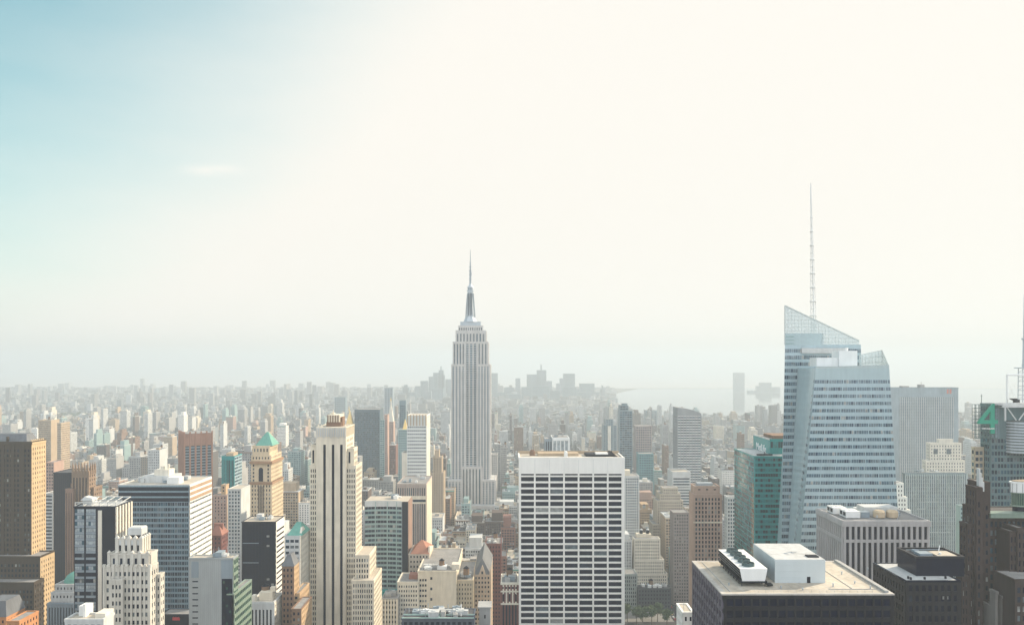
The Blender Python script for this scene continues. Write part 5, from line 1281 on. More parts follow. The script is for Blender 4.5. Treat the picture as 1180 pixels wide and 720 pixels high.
for k in range(8):
    zz0 = z1+k*2.9
    for s_ in (-1,1): b.bar((mx-2.4,my+s_*2.4,zz0),(mx+2.4,my+s_*2.4,zz0),.15); b.bar((mx-2.4,my+s_*2.4,zz0),(mx+2.4*(1 if k%2 else -1),my+s_*2.4,zz0+2.9),.12); b.bar((mx+s_*2.4,my-2.4,zz0),(mx+s_*2.4,my+2.4,zz0),.15)
b.box(mx-4, mx+4, my-4, my+4, Z(424.5,D), Z(423.5,D))
for k in range(6): b.bar((mx-3.6+k*1.3, my-3.5, Z(424,D)), (mx-3.6+k*1.3, my-3.5, Z(424,D)+2.5+(k%3)*1.2), .16)
b.cyl(mx, my, Z(423.5,D), Z(390,D), 1.0, .7, 8); b.cyl(mx, my, Z(391,D), Z(389,D), 1.5, n=8); b.cyl(mx, my, Z(390,D), Z(338,D), .5, .15, 8)
b = t.part('satellite_dish', [DARK]); dx, dy, dz = X(1168,D+1), D+1, Z(461.5,D)
for (ra,za),(rb_,zb) in zip(((.4,0),(1.6,.5),(2.5,1.3)),((1.6,.5),(2.5,1.3),(2.6,1.35))): b.cyl(dx, dy, dz+za, dz+zb, ra, rb_, 14)
b.box(dx+1, dx+4, dy, dy+2, z1, dz+.6); b.bar((dx,dy,z1),(dx,dy,dz),.4)
t.roof.box(X(1142,D), X(1215,D), D-3, D+1, z1-.3, z1+1.2, t.ri(LGREY))
root = t.done()
L = root.location
text_mesh('number_sign', '4', 27.5, .6, SIGNG, root, (X(1137.2,D-5)-L.x, fy-1.0-L.y, (fz0+fz1)/2+.6), 'F')
text_mesh('lettering', 'TIMES SQUARE', 1.25, .1, SIGNW, root, (X(1136.6,D-5)-L.x, fy-1.75-L.y, Z(493.5,D-5)), 'F')

# dark brown granite tower at the right edge
t = Tower('granite_tower', 'dark brown granite tower with stepped piers and a rounded drum with a white cornice', 'dark granite tower')
D = 340.
fg = FS(3.9, 2.0, .5, .6, .35, 'std', top=1.5)
DG = wallmat('granite brown',(.052,.037,.034),.8,spec=.05)

for (u0,u1,v,d,dep) in ((1108,1115,664,-2,4),(1114,1121,604,0,5),(1119,1126,584,3,6)): t.blk(u0,u1,v,D+d,dep=dep,mat=DG,F=FS(3.9,1.6,.42,.6,.4,'std',top=2),L=fg,par=.5)
t.blk(1124.5, 1131, 562, D-2, dep=7, mat=DG, F=FS(3.9,1.5,.4,.6,.4,'std',top=6), L=fg, par=.4)
x0,x1,y0,y1,z1 = t.blk(1128, 1140, 556, D+2, dep=8, mat=DG, F=FS(3.9,2.1,.5,.5,.3,'std',top=10), L=fg, par=.4)
t.blk(1138, 1245, 590, D+6, dep=12, mat=DG, F=FS(3.9,2.0,.62,.62,.4,'blue',top=4), par=.4, roof=ROOFD)
b = t.part('corner_fin', [LGREY]); 
for k in range(4): b.box(X(1130+k*1.5,D), X(1131.4+k*1.5,D), D+1, D+3+k, Z(556,D)-4, Z(540+k*5.2,D))
cx_ , cy_ = X(1196,D+22), D+24.; rr = 22.
b = t.part('drum', [GREENP, WHITEP, NAVY, G_GREEN])
for za, zb, r_, m in ((592,586,rr-.6,2),(586,584.5,rr+.4,0),(584.5,570.5,rr-.1,3),(570.5,569.5,rr+.3,0),(569.5,559,rr+.5,1),(559,557,rr+.9,1)):
    b.cyl(cx_, cy_, Z(za,D), Z(zb,D), r_, n=48, m=m)
for k in range(48):
    a = math.pi + k*math.pi/48
    b.bar((cx_+(rr+.0)*math.cos(a), cy_+(rr+.0)*math.sin(a), Z(584.5,D)), (cx_+rr*math.cos(a), cy_+rr*math.sin(a), Z(570.5,D)), .08, 0)
    if k % 3 == 0: b.bar((cx_+(rr+.5)*math.cos(a), cy_+(rr+.5)*math.sin(a), Z(569.5,D)), (cx_+(rr+.5)*math.cos(a), cy_+(rr+.5)*math.sin(a), Z(559,D)), .12, 2)
for k_, (vx_, vy_, vz_) in enumerate(b.v): b.v[k_] = (vx_, cy_-rr+(vy_-cy_+rr)*.22, vz_)
b = t.part('drum_roof', [wallmat('buff terrace',(.26,.21,.15))]); b.cyl(cx_, cy_, Z(557,D), Z(556.2,D), rr-.3, n=48)
for k_, (vx_, vy_, vz_) in enumerate(b.v): b.v[k_] = (vx_, cy_-rr+(vy_-cy_+rr)*.22, vz_)
b = t.part('ring_band', [GREENP]); b.box(X(1141,D+1), X(1245,D+1), D+.6, D+6, Z(597,D), Z(592.5,D)); b.box(X(1140.6,D+1), X(1245,D+1), D+.3, D+6.2, Z(592.5,D), Z(591.5,D))
for (u0,u1,v,d) in ((1158,1163,612,0),(1163,1172,613,-3),(1172,1182,609,-4)): t.blk(u0,u1,v,D+d,dep=10,mat=DG,F=FS(3.9,1.8,.45,.6,.3,'dark',top=2),par=.4)
t.blk(1169, 1215, 668, D-16, dep=14, mat=DG, F=FS(3.9,2.2,.6,.6,.3,'std',top=3), par=.4)
for k in range(3): b = t.part('pier', [wallmat('grey granite',(.22,.21,.20))]); u = 1147+k*7.5; b.box(X(u,D-8), X(u+3.0,D-8), D-8, D-4, 0, Z(684+k*5,D-8)); b.box(X(u-.4,D-8), X(u+3.4,D-8), D-8.4, D-3.6, Z(684+k*5,D-8), Z(681+k*5,D-8)); b.box(X(u,D-8), X(u+3,D-8), D-4, D+7, 0, Z(700,D-8))
b = t.part('link_wall', [DG]); b.box(X(1140,D-3), X(1172,D-3), D-3, D+6.2, 0, Z(700,D-3))
t.done()
t = Tower('white_corner_house', 'small white rooftop bulkhead block with a thin rod, beside the black broad-roofed block', None, 'building')
x0,x1,y0,y1,z1 = t.blk(787, 799, 706, 330, dep=12, mat=WHITE, F=FS(3.6,2.4,.4,.5,.2), L=FS(3.6,2.4,.4,.5,.2), par=.5, roof=ROOFL); b = t.part('aerial', [ALUM]); b.bar((x0+1,333,z1),(x0+1,333,z1+3.4),.12); t.done()

# ---- far towers in the haze, each a thing
def hazy(us, label, D, ref=None):
    t = Tower('hazy_tower', label, ref)
    for (u0, u1, v) in us:
        v = v-4 if 5000 < D < 5600 and u0 > 476 else v
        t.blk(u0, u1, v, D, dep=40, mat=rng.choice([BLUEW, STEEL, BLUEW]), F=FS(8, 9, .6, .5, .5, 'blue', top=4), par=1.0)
    t.done()
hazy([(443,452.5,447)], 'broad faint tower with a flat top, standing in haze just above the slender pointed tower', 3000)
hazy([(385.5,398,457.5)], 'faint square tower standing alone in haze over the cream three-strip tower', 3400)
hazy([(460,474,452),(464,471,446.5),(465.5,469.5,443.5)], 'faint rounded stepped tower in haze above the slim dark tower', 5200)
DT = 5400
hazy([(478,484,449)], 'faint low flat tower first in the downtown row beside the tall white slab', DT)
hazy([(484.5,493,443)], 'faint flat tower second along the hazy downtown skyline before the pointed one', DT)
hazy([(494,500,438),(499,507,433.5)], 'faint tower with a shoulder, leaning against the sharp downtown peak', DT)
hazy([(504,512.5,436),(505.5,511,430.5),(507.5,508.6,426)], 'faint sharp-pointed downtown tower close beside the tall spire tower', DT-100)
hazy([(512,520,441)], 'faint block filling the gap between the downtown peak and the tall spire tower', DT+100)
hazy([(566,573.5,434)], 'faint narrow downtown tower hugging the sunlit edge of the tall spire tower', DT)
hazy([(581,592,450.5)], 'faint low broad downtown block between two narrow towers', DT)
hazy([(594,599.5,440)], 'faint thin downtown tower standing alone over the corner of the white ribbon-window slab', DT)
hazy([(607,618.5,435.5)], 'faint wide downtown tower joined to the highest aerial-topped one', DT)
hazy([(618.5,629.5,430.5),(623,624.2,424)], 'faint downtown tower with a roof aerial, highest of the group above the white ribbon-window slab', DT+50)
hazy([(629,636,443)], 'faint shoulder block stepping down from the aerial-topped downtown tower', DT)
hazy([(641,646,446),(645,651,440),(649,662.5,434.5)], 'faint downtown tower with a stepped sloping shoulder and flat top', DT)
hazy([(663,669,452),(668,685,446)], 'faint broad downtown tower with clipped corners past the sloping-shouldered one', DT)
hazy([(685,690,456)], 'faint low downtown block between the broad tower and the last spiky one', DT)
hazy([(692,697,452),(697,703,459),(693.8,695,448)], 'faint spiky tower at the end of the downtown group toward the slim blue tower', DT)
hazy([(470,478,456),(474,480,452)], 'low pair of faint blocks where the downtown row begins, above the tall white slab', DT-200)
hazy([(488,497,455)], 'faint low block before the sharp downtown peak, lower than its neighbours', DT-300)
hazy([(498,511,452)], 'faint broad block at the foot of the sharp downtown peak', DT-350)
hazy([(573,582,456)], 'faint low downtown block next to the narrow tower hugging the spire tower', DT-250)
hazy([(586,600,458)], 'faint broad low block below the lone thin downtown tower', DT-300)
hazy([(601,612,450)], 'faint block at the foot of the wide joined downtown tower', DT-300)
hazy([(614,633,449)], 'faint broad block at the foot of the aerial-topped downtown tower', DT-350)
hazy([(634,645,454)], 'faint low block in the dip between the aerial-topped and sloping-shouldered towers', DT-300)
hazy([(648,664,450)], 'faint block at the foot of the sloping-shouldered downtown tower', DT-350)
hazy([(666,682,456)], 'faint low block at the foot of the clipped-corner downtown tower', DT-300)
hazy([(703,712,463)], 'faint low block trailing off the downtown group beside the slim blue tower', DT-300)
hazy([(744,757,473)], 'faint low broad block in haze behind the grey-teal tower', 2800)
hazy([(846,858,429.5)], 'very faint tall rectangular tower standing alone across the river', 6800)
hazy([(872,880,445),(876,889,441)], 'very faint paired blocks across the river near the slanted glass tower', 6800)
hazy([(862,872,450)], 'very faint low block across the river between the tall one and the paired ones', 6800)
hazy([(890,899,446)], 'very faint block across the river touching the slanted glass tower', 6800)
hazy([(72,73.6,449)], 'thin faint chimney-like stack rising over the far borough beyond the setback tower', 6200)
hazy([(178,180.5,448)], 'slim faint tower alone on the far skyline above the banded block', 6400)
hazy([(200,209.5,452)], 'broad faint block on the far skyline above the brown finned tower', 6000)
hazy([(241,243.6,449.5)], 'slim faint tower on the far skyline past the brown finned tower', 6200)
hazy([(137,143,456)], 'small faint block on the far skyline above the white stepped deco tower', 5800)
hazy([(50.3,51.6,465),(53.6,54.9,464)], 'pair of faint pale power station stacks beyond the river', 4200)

# ================================================================== THE CITY FLOOR
def structure(o): o['kind'] = 'structure'; return o
gm, n, l, p = principled('city ground')
g = n.new('ShaderNodeNewGeometry'); tx = n.new('ShaderNodeTexNoise'); tx.inputs['Scale'].default_value = .012; tx.inputs['Detail'].default_value = 8
cr = n.new('ShaderNodeValToRGB'); cr.color_ramp.elements[0].color = (.05,.055,.05,1); cr.color_ramp.elements[1].color = (.19,.18,.16,1); cr.color_ramp.elements[0].position=.35; cr.color_ramp.elements[1].position=.7
l.new(g.outputs['Position'], tx.inputs['Vector']); l.new(tx.outputs['Fac'], cr.inputs['Fac']); l.new(cr.outputs['Color'], p.inputs['Base Color']); p.inputs['Roughness'].default_value = .9
b = MB(); b.quad((-7500,-2000,0),(7500,-2000,0),(7500,8000,0),(-7500,8000,0)); structure(b.build('ground', gm))
ASPH = wallmat('asphalt', (.05,.05,.053), .85, .3, streak=False); PAVE = wallmat('pavement concrete', (.22,.215,.205), .9, .2, streak=False); MARK = wallmat('road paint', (.75,.75,.72), .7, .1, streak=False)
AV, AVW, STR, STW = -12., 13., 80., 8.
def av_of(k, y=0): return AV + 185.*k
b = MB(); b.quad((-2500,350,.004),(2500,350,.004),(2500,3300,.004),(-2500,3300,.004)); structure(b.build('road', ASPH))
b = MB()
for k in range(-14, 14):
    for j in range(0, 37):
        ya, yb = 380+j*STR+STW-3, 380+(j+1)*STR-STW+3; xa, xb = av_of(k)+AVW-3, av_of(k+1 if k != -1 or ya < 860 else 1)-AVW+3
        if k == 0 and ya >= 860: continue
        if abs((xa+xb)/2)-200 < .68*yb: b.box(xa, xb, ya, yb, .0, .13)
structure(b.build('pavement', PAVE))
b = MB()
for k in (-1, 0, 1, 2):
    for j in range(90):
        for q in (-5., 0., 5.):
            y = 640+j*12; k_=k; A_=av_of(k,y); b.quad((A_+q-.08,y,.009),(A_+q+.08,y,.009),(A_+q+.08,y+4,.009),(A_+q-.08,y+4,.009))
structure(b.build('road_markings', MARK))
wm, n, l, p = principled('river water')
p.inputs['Base Color'].default_value = (.05,.075,.085,1); p.inputs['Roughness'].default_value = .07; p.inputs['Specular IOR Level'].default_value = .6
tx = n.new('ShaderNodeTexNoise'); tx.inputs['Scale'].default_value = .05; g = n.new('ShaderNodeNewGeometry'); l.new(g.outputs['Position'], tx.inputs['Vector'])
bp = n.new('ShaderNodeBump'); bp.inputs['Strength'].default_value = .04; l.new(tx.outputs['Fac'], bp.inputs['Height']); l.new(bp.outputs[0], p.inputs['Normal'])
def river(name, pts):
    b = MB(); k = len(pts); b.v += [(x,y,.02) for x,y in pts]; b.f.append(tuple(range(k))); b.m.append(0); structure(b.build(name, wm))
def G(u, v): D = CH*FP/(v-HZ); return (X(u,D), D)
river('river_water', [G(735,479), G(820,481), G(905,482), G(1200,482), G(1300,480), G(1300,447.6), G(880,447.6), G(735,448), G(715,452), G(700,456)][::1])
river('channel_water', [G(-60,489.5), G(40,487), G(58,486), G(58,484.4), G(20,484), G(-60,485)])

# ------------------------------------------------------------------ ordinary buildings on the street grid
PAL = [('tan', TAN, (.42,.34,.24)), ('cream', CREAM, (.56,.50,.40)), ('brown', BROWN, (.20,.14,.11)), ('red brick', RED, (.24,.13,.105)), ('grey', GREY, (.33,.33,.32)),
       ('white', WHITE, (.68,.66,.62)), ('pinkish', PINK, (.41,.30,.25)), ('pale grey', LGREY, (.5,.51,.5)), ('orange', ORANGE, (.44,.32,.21)), ('bluish', BLUEP, (.25,.33,.35)), ('dark', wallmat('dark brown brick',(.10,.075,.065)), (.10,.08,.07))]
PW = [18,16,10,4,16,9,6,14,1,8,7]
PWF = [14,7,7,2,24,4,5,22,0,14,10]  # greyer, cooler mix for distant walls, boosts the haze by colour
occ = np.array(OCC)
def free(x0,x1,y0,y1):
    return not np.any((occ[:,0] < x1+2) & (occ[:,1] > x0-2) & (occ[:,2] < y1+2) & (occ[:,3] > y0-2))
cr_ = random.Random(5)
gen = []
for k in range(-14, 14):
    for j in range(0, 37):
        ya, yb = 380+j*STR+STW, 380+(j+1)*STR-STW; xa, xb = av_of(k)+AVW, av_of(k+1 if k != -1 or ya < 860 else 1)-AVW
        if abs((xa+xb)/2)-140 > .66*yb or (k == 0 and ya >= 860): continue
        if xa < -.62*yb-100 and False: continue
        park = (100 < xa < 330 and 700 < ya < 790)
        for row in range(2):
            y0 = ya + row*(yb-ya)/2; y1 = y0 + (yb-ya)/2
            x = xa
            while x < xb-8:
                D = y0
                w = cr_.choice([10,13,16,18,22,26,34]) * (1.0 if D < 1400 else .7)
                x1 = min(xb, x+w)
                if xb-x1 < 9: x1 = xb
                q = cr_.random()
                h = cr_.uniform(16,34) if q < .45 else cr_.uniform(32,56) if q < .85 else cr_.uniform(50,78)
                if D > 1050 and cr_.random() < .045: h = cr_.uniform(75,128)
                if D > 1400 and D < 2400 and x < -250: h *= 1.25
                if D > 1900: h = min(h, 95) if x > -300 else h
                if D > 1900 and x > 200: h *= .8
                if D > 1500: h = cr_.uniform(12,26) if q < .70 else cr_.uniform(22,44) if q < .955 else cr_.uniform(48,100)
                if D < 700: h = min(h, 62)
                # keep the open middle distance in front of the tall spire tower low
                if 440 < U(x,D) < 600 and D < 1290: h = min(h, 22+ (D-600)*.028 + cr_.uniform(0,22))
                if 600 < D < 900 and 770 < U(x,D) < 800: h = min(h, 50)
                if not ((park and row == 0) or (95 < x < 195 and 540 < y0 < 818)):
                    dd = y1 - cr_.uniform(0,5)
                    if free(x, x1, y0, dd): gen.append((x+.15, x1-.15, y0, dd, h, cr_.choices(range(len(PAL)), PW if D < 1150 else PWF)[0], cr_.random()))
                x = x1
# visibility estimate: coarse depth-sorted paint
HW, HH = 590, 360
idm = np.full((HH, HW), -1, int)
items = [(r[2], r[0], r[1], r[2], r[3], r[4], -2) for r in MASKR] + [(g_[2], g_[0], g_[1], g_[2], g_[3], g_[4], i) for i, g_ in enumerate(gen)]
items.sort(key=lambda a: a[0])
cntv = np.zeros(len(gen), int)
for _, x0, x1, y0, y1, z1, i in items:
    for (ua, ub_, va, vb) in ((U(x0,y0),U(x1,y0),V(z1,y0),V(0,y0)), (U(x0,y1),U(x1,y1),V(z1,y1),V(0,y1))):
        a, b_, c, d = int(max(0,ua/2)), int(min(HW,ub_/2+1)), int(max(0,va/2)), int(min(HH,vb/2+1))
        if a >= b_ or c >= d: continue
        s_ = idm[c:d, a:b_]; m = s_ == -1
        if i >= 0: cntv[i] += int(m.sum())
        s_[m] = i if i >= 0 else -2
order = np.argsort(-cntv)
SHOW = [int(i) for i in order[:300] if cntv[i] > 3]
showset = set(SHOW)

LANDS = [(w, u, min(v, 712), d) for (w, u, v, d) in LAND if -20 < u < 1200]
def word_h(h, D): return 'low' if h < 30 else 'mid-height' if h < 58 else 'tall'
feats = {}
for i in SHOW:
    x0,x1,y0,y1,h,c,rn = gen[i]; u = U((x0+x1)/2, y0); v = V(h*.8, y0)
    ds = sorted(((abs(u-L_[1])**2 + (v-L_[2])**2)**.5, L_[0], L_[1], L_[2]) for L_ in LANDS)
    d1 = ds[0]; best = None
    vx, vy = u-d1[2], v-d1[3]
    for d2 in ds[1:14]:
        wx, wy = d2[2]-d1[2], d2[3]-d1[3]; nn = math.hypot(wx,wy)*math.hypot(vx,vy)+1e-6
        sc_ = (vx*wx+vy*wy)/nn - .002*d2[0]
        if best is None or sc_ > best[0]: best = (sc_, d2[1])
    roofw = ''
    key = (word_h(h,y0), PAL[c][0], d1[1], best[1])
    feats.setdefault(key, []).append((d1[0], i))
LABEL = {}
ORD = ['', 'second ', 'third ', 'fourth ', 'fifth ', 'sixth ', 'seventh ', 'eighth ', 'ninth ', 'tenth ']
for key, lst in feats.items():
    lst.sort()
    for k, (_, i) in enumerate(lst):
        LABEL[i] = f"{ORD[min(k,9)]}{key[0]} {key[1]} building out from the {key[2]} towards the {key[3]}"
        if k == 0: LABEL[i] = 'first ' + LABEL[i] if len(lst) > 1 else LABEL[i]

NAMES = {'red brick':'brick_building','brown':'brick_building','tan':'loft_building','cream':'stone_building','white':'white_building','orange':'brick_building'}
RF = [ROOFG, ROOFG, ROOFD, ROOFS, ROOFL, ROOFS]
for i in SHOW:
    x0,x1,y0,y1,h,c,rn = gen[i]
    r = random.Random(i*13+1); pal = PAL[c]; mat = pal[1]
    cx, cy = (x0+x1)/2, (y0+y1)/2; org = (cx, cy, 0)
    root = bpy.data.objects.new(NAMES.get(pal[0], 'city_building'), None); COL.objects.link(root); root.location = org
    root['label'] = LABEL[i]; root['category'] = 'building'; root['group'] = 'ordinary city buildings between the towers'
    tw = Tower('x', ''); tw.bb = [x0,x1,y0,y1]
    tw.wall.box(x0,x1,y0,y1,0,h,tw.mi(mat))
    side_mat = mat
    fl = r.choice([3.3,3.6,4.0]); bw = r.choice([2.2,2.6,3.0,3.6]); w_ = r.choice([.36,.42,.5,.62]); var = 'std'
    zlo = max(0., CH - .3356*y0 - 15)
    f = FS(fl, bw, w_, r.choice([.48,.52,.58]), .22, var, top=r.choice([1.4,2.2,3.0]))
    tw.facade('F', y0, x0, x1, 0, h, f, mat)
    blank = r.random() < .35
    if not blank:
        f2 = FS(fl, bw*1.25, w_*.85, f['h'], .16, var, top=f['top'])
        if cx < 0: tw.facade('R', x1, y0, y1, 0, h, f2, mat)
        else: tw.facade('L', x0, y0, y1, 0, h, f2, mat)
    tw.wall.build('wall', tw.mats, root, org)
    pn = MB(); ml = []
    for (face, a, z, w, hh, plane, va, nm) in tw.panes:
        mt = pick(va)
        if mt not in ml: ml.append(mt)
        k = ml.index(mt); d = .05
        if face == 'F': pn.quad((a-w/2,plane-d,z-hh/2),(a+w/2,plane-d,z-hh/2),(a+w/2,plane-d,z+hh/2),(a-w/2,plane-d,z+hh/2),k)
        elif face == 'R': pn.quad((plane+d,a-w/2,z-hh/2),(plane+d,a+w/2,z-hh/2),(plane+d,a+w/2,z+hh/2),(plane+d,a-w/2,z+hh/2),k)
        else: pn.quad((plane-d,a+w/2,z-hh/2),(plane-d,a-w/2,z-hh/2),(plane-d,a-w/2,z+hh/2),(plane-d,a+w/2,z+hh/2),k)
    o = pn.build('window', ml, root, org)
    if o: o['kind'] = 'stuff'
    rf = MB(); t_ = .4; ph = r.uniform(.6,1.5); rm = r.choice(RF)
    for bx in ((x0-.25,x1+.25,y0-.25,y0+t_),(x0-.25,x1+.25,y1-t_,y1+.1),(x0-.05,x0+t_,y0+t_,y1-t_),(x1-t_,x1+.05,y0+t_,y1-t_)): rf.box(*bx, h-.3, h+ph, 0)
    rf.box(x0+t_, x1-t_, y0+t_, y1-t_, h, h+.12, 1)
    rf.build('roof', [mat if r.random() < .6 else LGREY, rm], root, org)
    if r.random() < .3:
        cb = MB(); cb.box(x0-.3, x1+.3, y0-.75, y0-.26, h-1.2, h+.2); cb.build('cornice', [r.choice([mat, CREAM, COPPER, BROWN])], root, org)
    W_, DD_ = x1-x0, y1-y0
    bb = MB(); bw_ = min(W_*.4, r.uniform(4,8)); bx_ = r.uniform(x0+1, x1-1-bw_); by_ = y0 + DD_*r.uniform(.3,.6); bh = r.uniform(2.6,5.5)
    bb.box(bx_, bx_+bw_, by_, by_+min(7,DD_*.3), h+.12, h+bh, 0); bb.box(bx_-.15, bx_+bw_+.15, by_-.15, by_+min(7,DD_*.3)+.15, h+bh, h+bh+.25, 1)
    bb.build('bulkhead', [r.choice([mat, TAN, GREY, BROWN, IVORY]), rm], root, org)
    if r.random() < .42:
        wt = MB(); watertank(wt, r.uniform(x0+2.5,x1-2.5), y0+DD_*r.uniform(.2,.8), h + (0.1), r.uniform(1.6,2.3)); wt.build('water_tank', [r.choice([WOOD, WOOD, BROWN, GREY]), DARK], root, org)
    for q in range(r.randint(1,4)):
        ub_ = MB(); s1, s2 = r.uniform(1.2,3.6), r.uniform(1.2,3.6); ux, uy = r.uniform(x0+2,x1-2), r.uniform(y0+2,y1-2); uh = r.uniform(.9,2.2)
        ub_.box(ux-s1/2, ux+s1/2, uy-s2/2, uy+s2/2, h+.12, h+uh); ub_.cyl(ux, uy, h+uh, h+uh+.35, min(s1,s2)*.35, n=8); ub_.build('rooftop_unit', [r.choice([ALUM, LGREY, WHITEP, STEEL])], root, org)
    if h > 40 and r.random() < .45:
        sb = MB(); q1, q2 = r.uniform(.15,.3), r.uniform(.7,.85); hz_ = h + r.uniform(4,12)
        sb.box(x0+W_*q1, x0+W_*q2, y0+DD_*.25, y1-.8, h+.12, hz_, 0); sb.box(x0+W_*q1-.2, x0+W_*q2+.2, y0+DD_*.25-.2, y1-.6, hz_, hz_+.4, 0); sb.build('setback_storey', [mat], root, org)

# ------------------------------------------------------------------ the mass of further buildings
fm, n, l, p = principled('far masonry')
att = n.new('ShaderNodeAttribute'); att.attribute_name = 'tone'
uvn = n.new('ShaderNodeUVMap'); uvn.uv_map = 'metres'
sep = n.new('ShaderNodeSeparateXYZ'); l.new(uvn.outputs['UV'], sep.inputs[0])
def frac(sock, per, lo, hi):
    d = n.new('ShaderNodeMath'); d.operation = 'DIVIDE'; d.inputs[1].default_value = per; l.new(sock, d.inputs[0])
    f = n.new('ShaderNodeMath'); f.operation = 'FRACT'; l.new(d.outputs[0], f.inputs[0])
    a = n.new('ShaderNodeMath'); a.operation = 'GREATER_THAN'; a.inputs[1].default_value = lo; l.new(f.outputs[0], a.inputs[0])
    c = n.new('ShaderNodeMath'); c.operation = 'LESS_THAN'; c.inputs[1].default_value = hi; l.new(f.outputs[0], c.inputs[0])
    m = n.new('ShaderNodeMath'); m.operation = 'MULTIPLY'; l.new(a.outputs[0], m.inputs[0]); l.new(c.outputs[0], m.inputs[1]); return m.outputs[0]
wx = frac(sep.outputs['X'], 3.2, .28, .72); wy = frac(sep.outputs['Y'], 3.7, .3, .8)
m1 = n.new('ShaderNodeMath'); m1.operation = 'MULTIPLY'; l.new(wx, m1.inputs[0]); l.new(wy, m1.inputs[1])
gq = n.new('ShaderNodeNewGeometry'); sn = n.new('ShaderNodeSeparateXYZ'); l.new(gq.outputs['Normal'], sn.inputs[0])
up = n.new('ShaderNodeMath'); up.operation = 'LESS_THAN'; up.inputs[1].default_value = .5; l.new(sn.outputs['Z'], up.inputs[0])
m2 = n.new('ShaderNodeMath'); m2.operation = 'MULTIPLY'; l.new(m1.outputs[0], m2.inputs[0]); l.new(up.outputs[0], m2.inputs[1])
mx = n.new('ShaderNodeMix'); mx.data_type = 'RGBA'; mx.inputs['B'].default_value = (.09,.11,.13,1); l.new(m2.outputs[0], mx.inputs['Factor']); l.new(att.outputs['Color'], mx.inputs['A'])  # far window tone lightened to lower contrast like haze
l.new(mx.outputs['Result'], p.inputs['Base Color']); p.inputs['Roughness'].default_value = .85

def mass(name, boxes):
    """boxes: x0,x1,y0,y1,z0,z1,colour,roofcolour,rotation"""
    nb = len(boxes); vs = np.zeros((nb,8,3)); cols = np.ones((nb,5,4,4)); uv = np.zeros((nb,5,4,2))
    F5 = np.array([[0,1,5,4],[1,2,6,5],[2,3,7,6],[3,0,4,7],[4,5,6,7]])
    for q, (x0,x1,y0,y1,z0,z1,c,rc,th) in enumerate(boxes):
        P_ = np.array([(x0,y0,z0),(x1,y0,z0),(x1,y1,z0),(x0,y1,z0),(x0,y0,z1),(x1,y0,z1),(x1,y1,z1),(x0,y1,z1)], float)
        if th:
            cx, cy = (x0+x1)/2, (y0+y1)/2; dx, dy = P_[:,0]-cx, P_[:,1]-cy; P_[:,0] = cx+dx*math.cos(th)-dy*math.sin(th); P_[:,1] = cy+dx*math.sin(th)+dy*math.cos(th)
        vs[q] = P_; cols[q,:4,:,:3] = c; cols[q,4,:,:3] = rc
        w, d, h = x1-x0, y1-y0, z1-z0
        for f_, s_ in enumerate((w,d,w,d,0)): uv[q,f_] = [(0,z0),(s_,z0),(s_,z1),(0,z1)]
    me = bpy.data.meshes.new(name)
    fs = (np.arange(nb)[:,None,None]*8 + F5[None]).reshape(-1,4)
    me.from_pydata(vs.reshape(-1,3).tolist(), [], fs.tolist())
    ul = me.uv_layers.new(name='metres'); ul.data.foreach_set('uv', uv.reshape(-1))
    ca = me.color_attributes.new('tone', 'FLOAT_COLOR', 'CORNER'); ca.data.foreach_set('color', cols.reshape(-1))
    me.materials.append(fm)
    o = bpy.data.objects.new(name, me); COL.objects.link(o); o['kind'] = 'stuff'; return o
fr_ = random.Random(21)
def tone(c, r):
    k = r.uniform(.45,.9); return tuple(min(.8, v*k) for v in c)
RT = [(.24,.235,.23),(.09,.09,.10),(.34,.35,.36),(.38,.36,.32),(.30,.29,.28),(.16,.16,.17)]
boxes = []
for i, (x0,x1,y0,y1,h,c,rn) in enumerate(gen):
    if i in showset: continue
    pc = PAL[c][2]; gq_ = sum(pc)/3; kk = min(.6, max(0, (y0-900)/1500.)); pc = tuple((1-kk)*q+kk*gq_*e*.95 for q, e in zip(pc,(.93,1.0,1.07)))  # walls greyed and blued with distance, haze painted into their tone
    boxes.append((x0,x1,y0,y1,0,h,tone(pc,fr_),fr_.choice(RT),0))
    if h > 14:
        w, d = x1-x0, y1-y0; bx = x0+w*fr_.uniform(.1,.5); by = y0+d*fr_.uniform(.2,.5)
        boxes.append((bx,bx+w*.35,by,by+d*.35,h,h+fr_.uniform(2.5,6),tone(PAL[fr_.randrange(len(PAL))][2],fr_),fr_.choice(RT),0))
        if fr_.random() < .5:
            bx = x0+w*fr_.uniform(.1,.8); by = y0+d*fr_.uniform(.1,.8); boxes.append((bx,bx+3,by,by+3,h,h+fr_.uniform(1.5,6),tone((.25,.18,.12),fr_),(.2,.2,.2),0))
# the rest of midtown round and behind the viewpoint: it shades the lower floors and stands in the window reflections
for k in range(-9, 10):
    for j in range(-10, 5):
        ya, yb = 380+(j-4)*STR+STW-320+320, 380+(j-3)*STR-STW
        ya = 380+(j-4)*STR+STW
        xa, xb = av_of(k)+AVW, av_of(k+1)-AVW; x = xa
        while x < xb-12:
            x1 = min(xb, x+fr_.choice([28,36,44,56])); h = fr_.choice([45,60,80,105,130,155,180])*fr_.uniform(.85,1.1)
            top = CH-.3356*max(0,yb)-24 if abs((x+x1)/2) < .7*max(60,yb)+60 else 190
            h = min(h, top)
            if not (x < 45 and x1 > -45 and ya < 45 and yb > -45) and free(x, x1, ya, yb):
                boxes.append((x+.2,x1-.2,ya,yb,0,h,tone(PAL[fr_.choices(range(len(PAL)), PW)[0]][2],fr_),fr_.choice(RT),0))
            x = x1
mass('further_buildings', boxes)
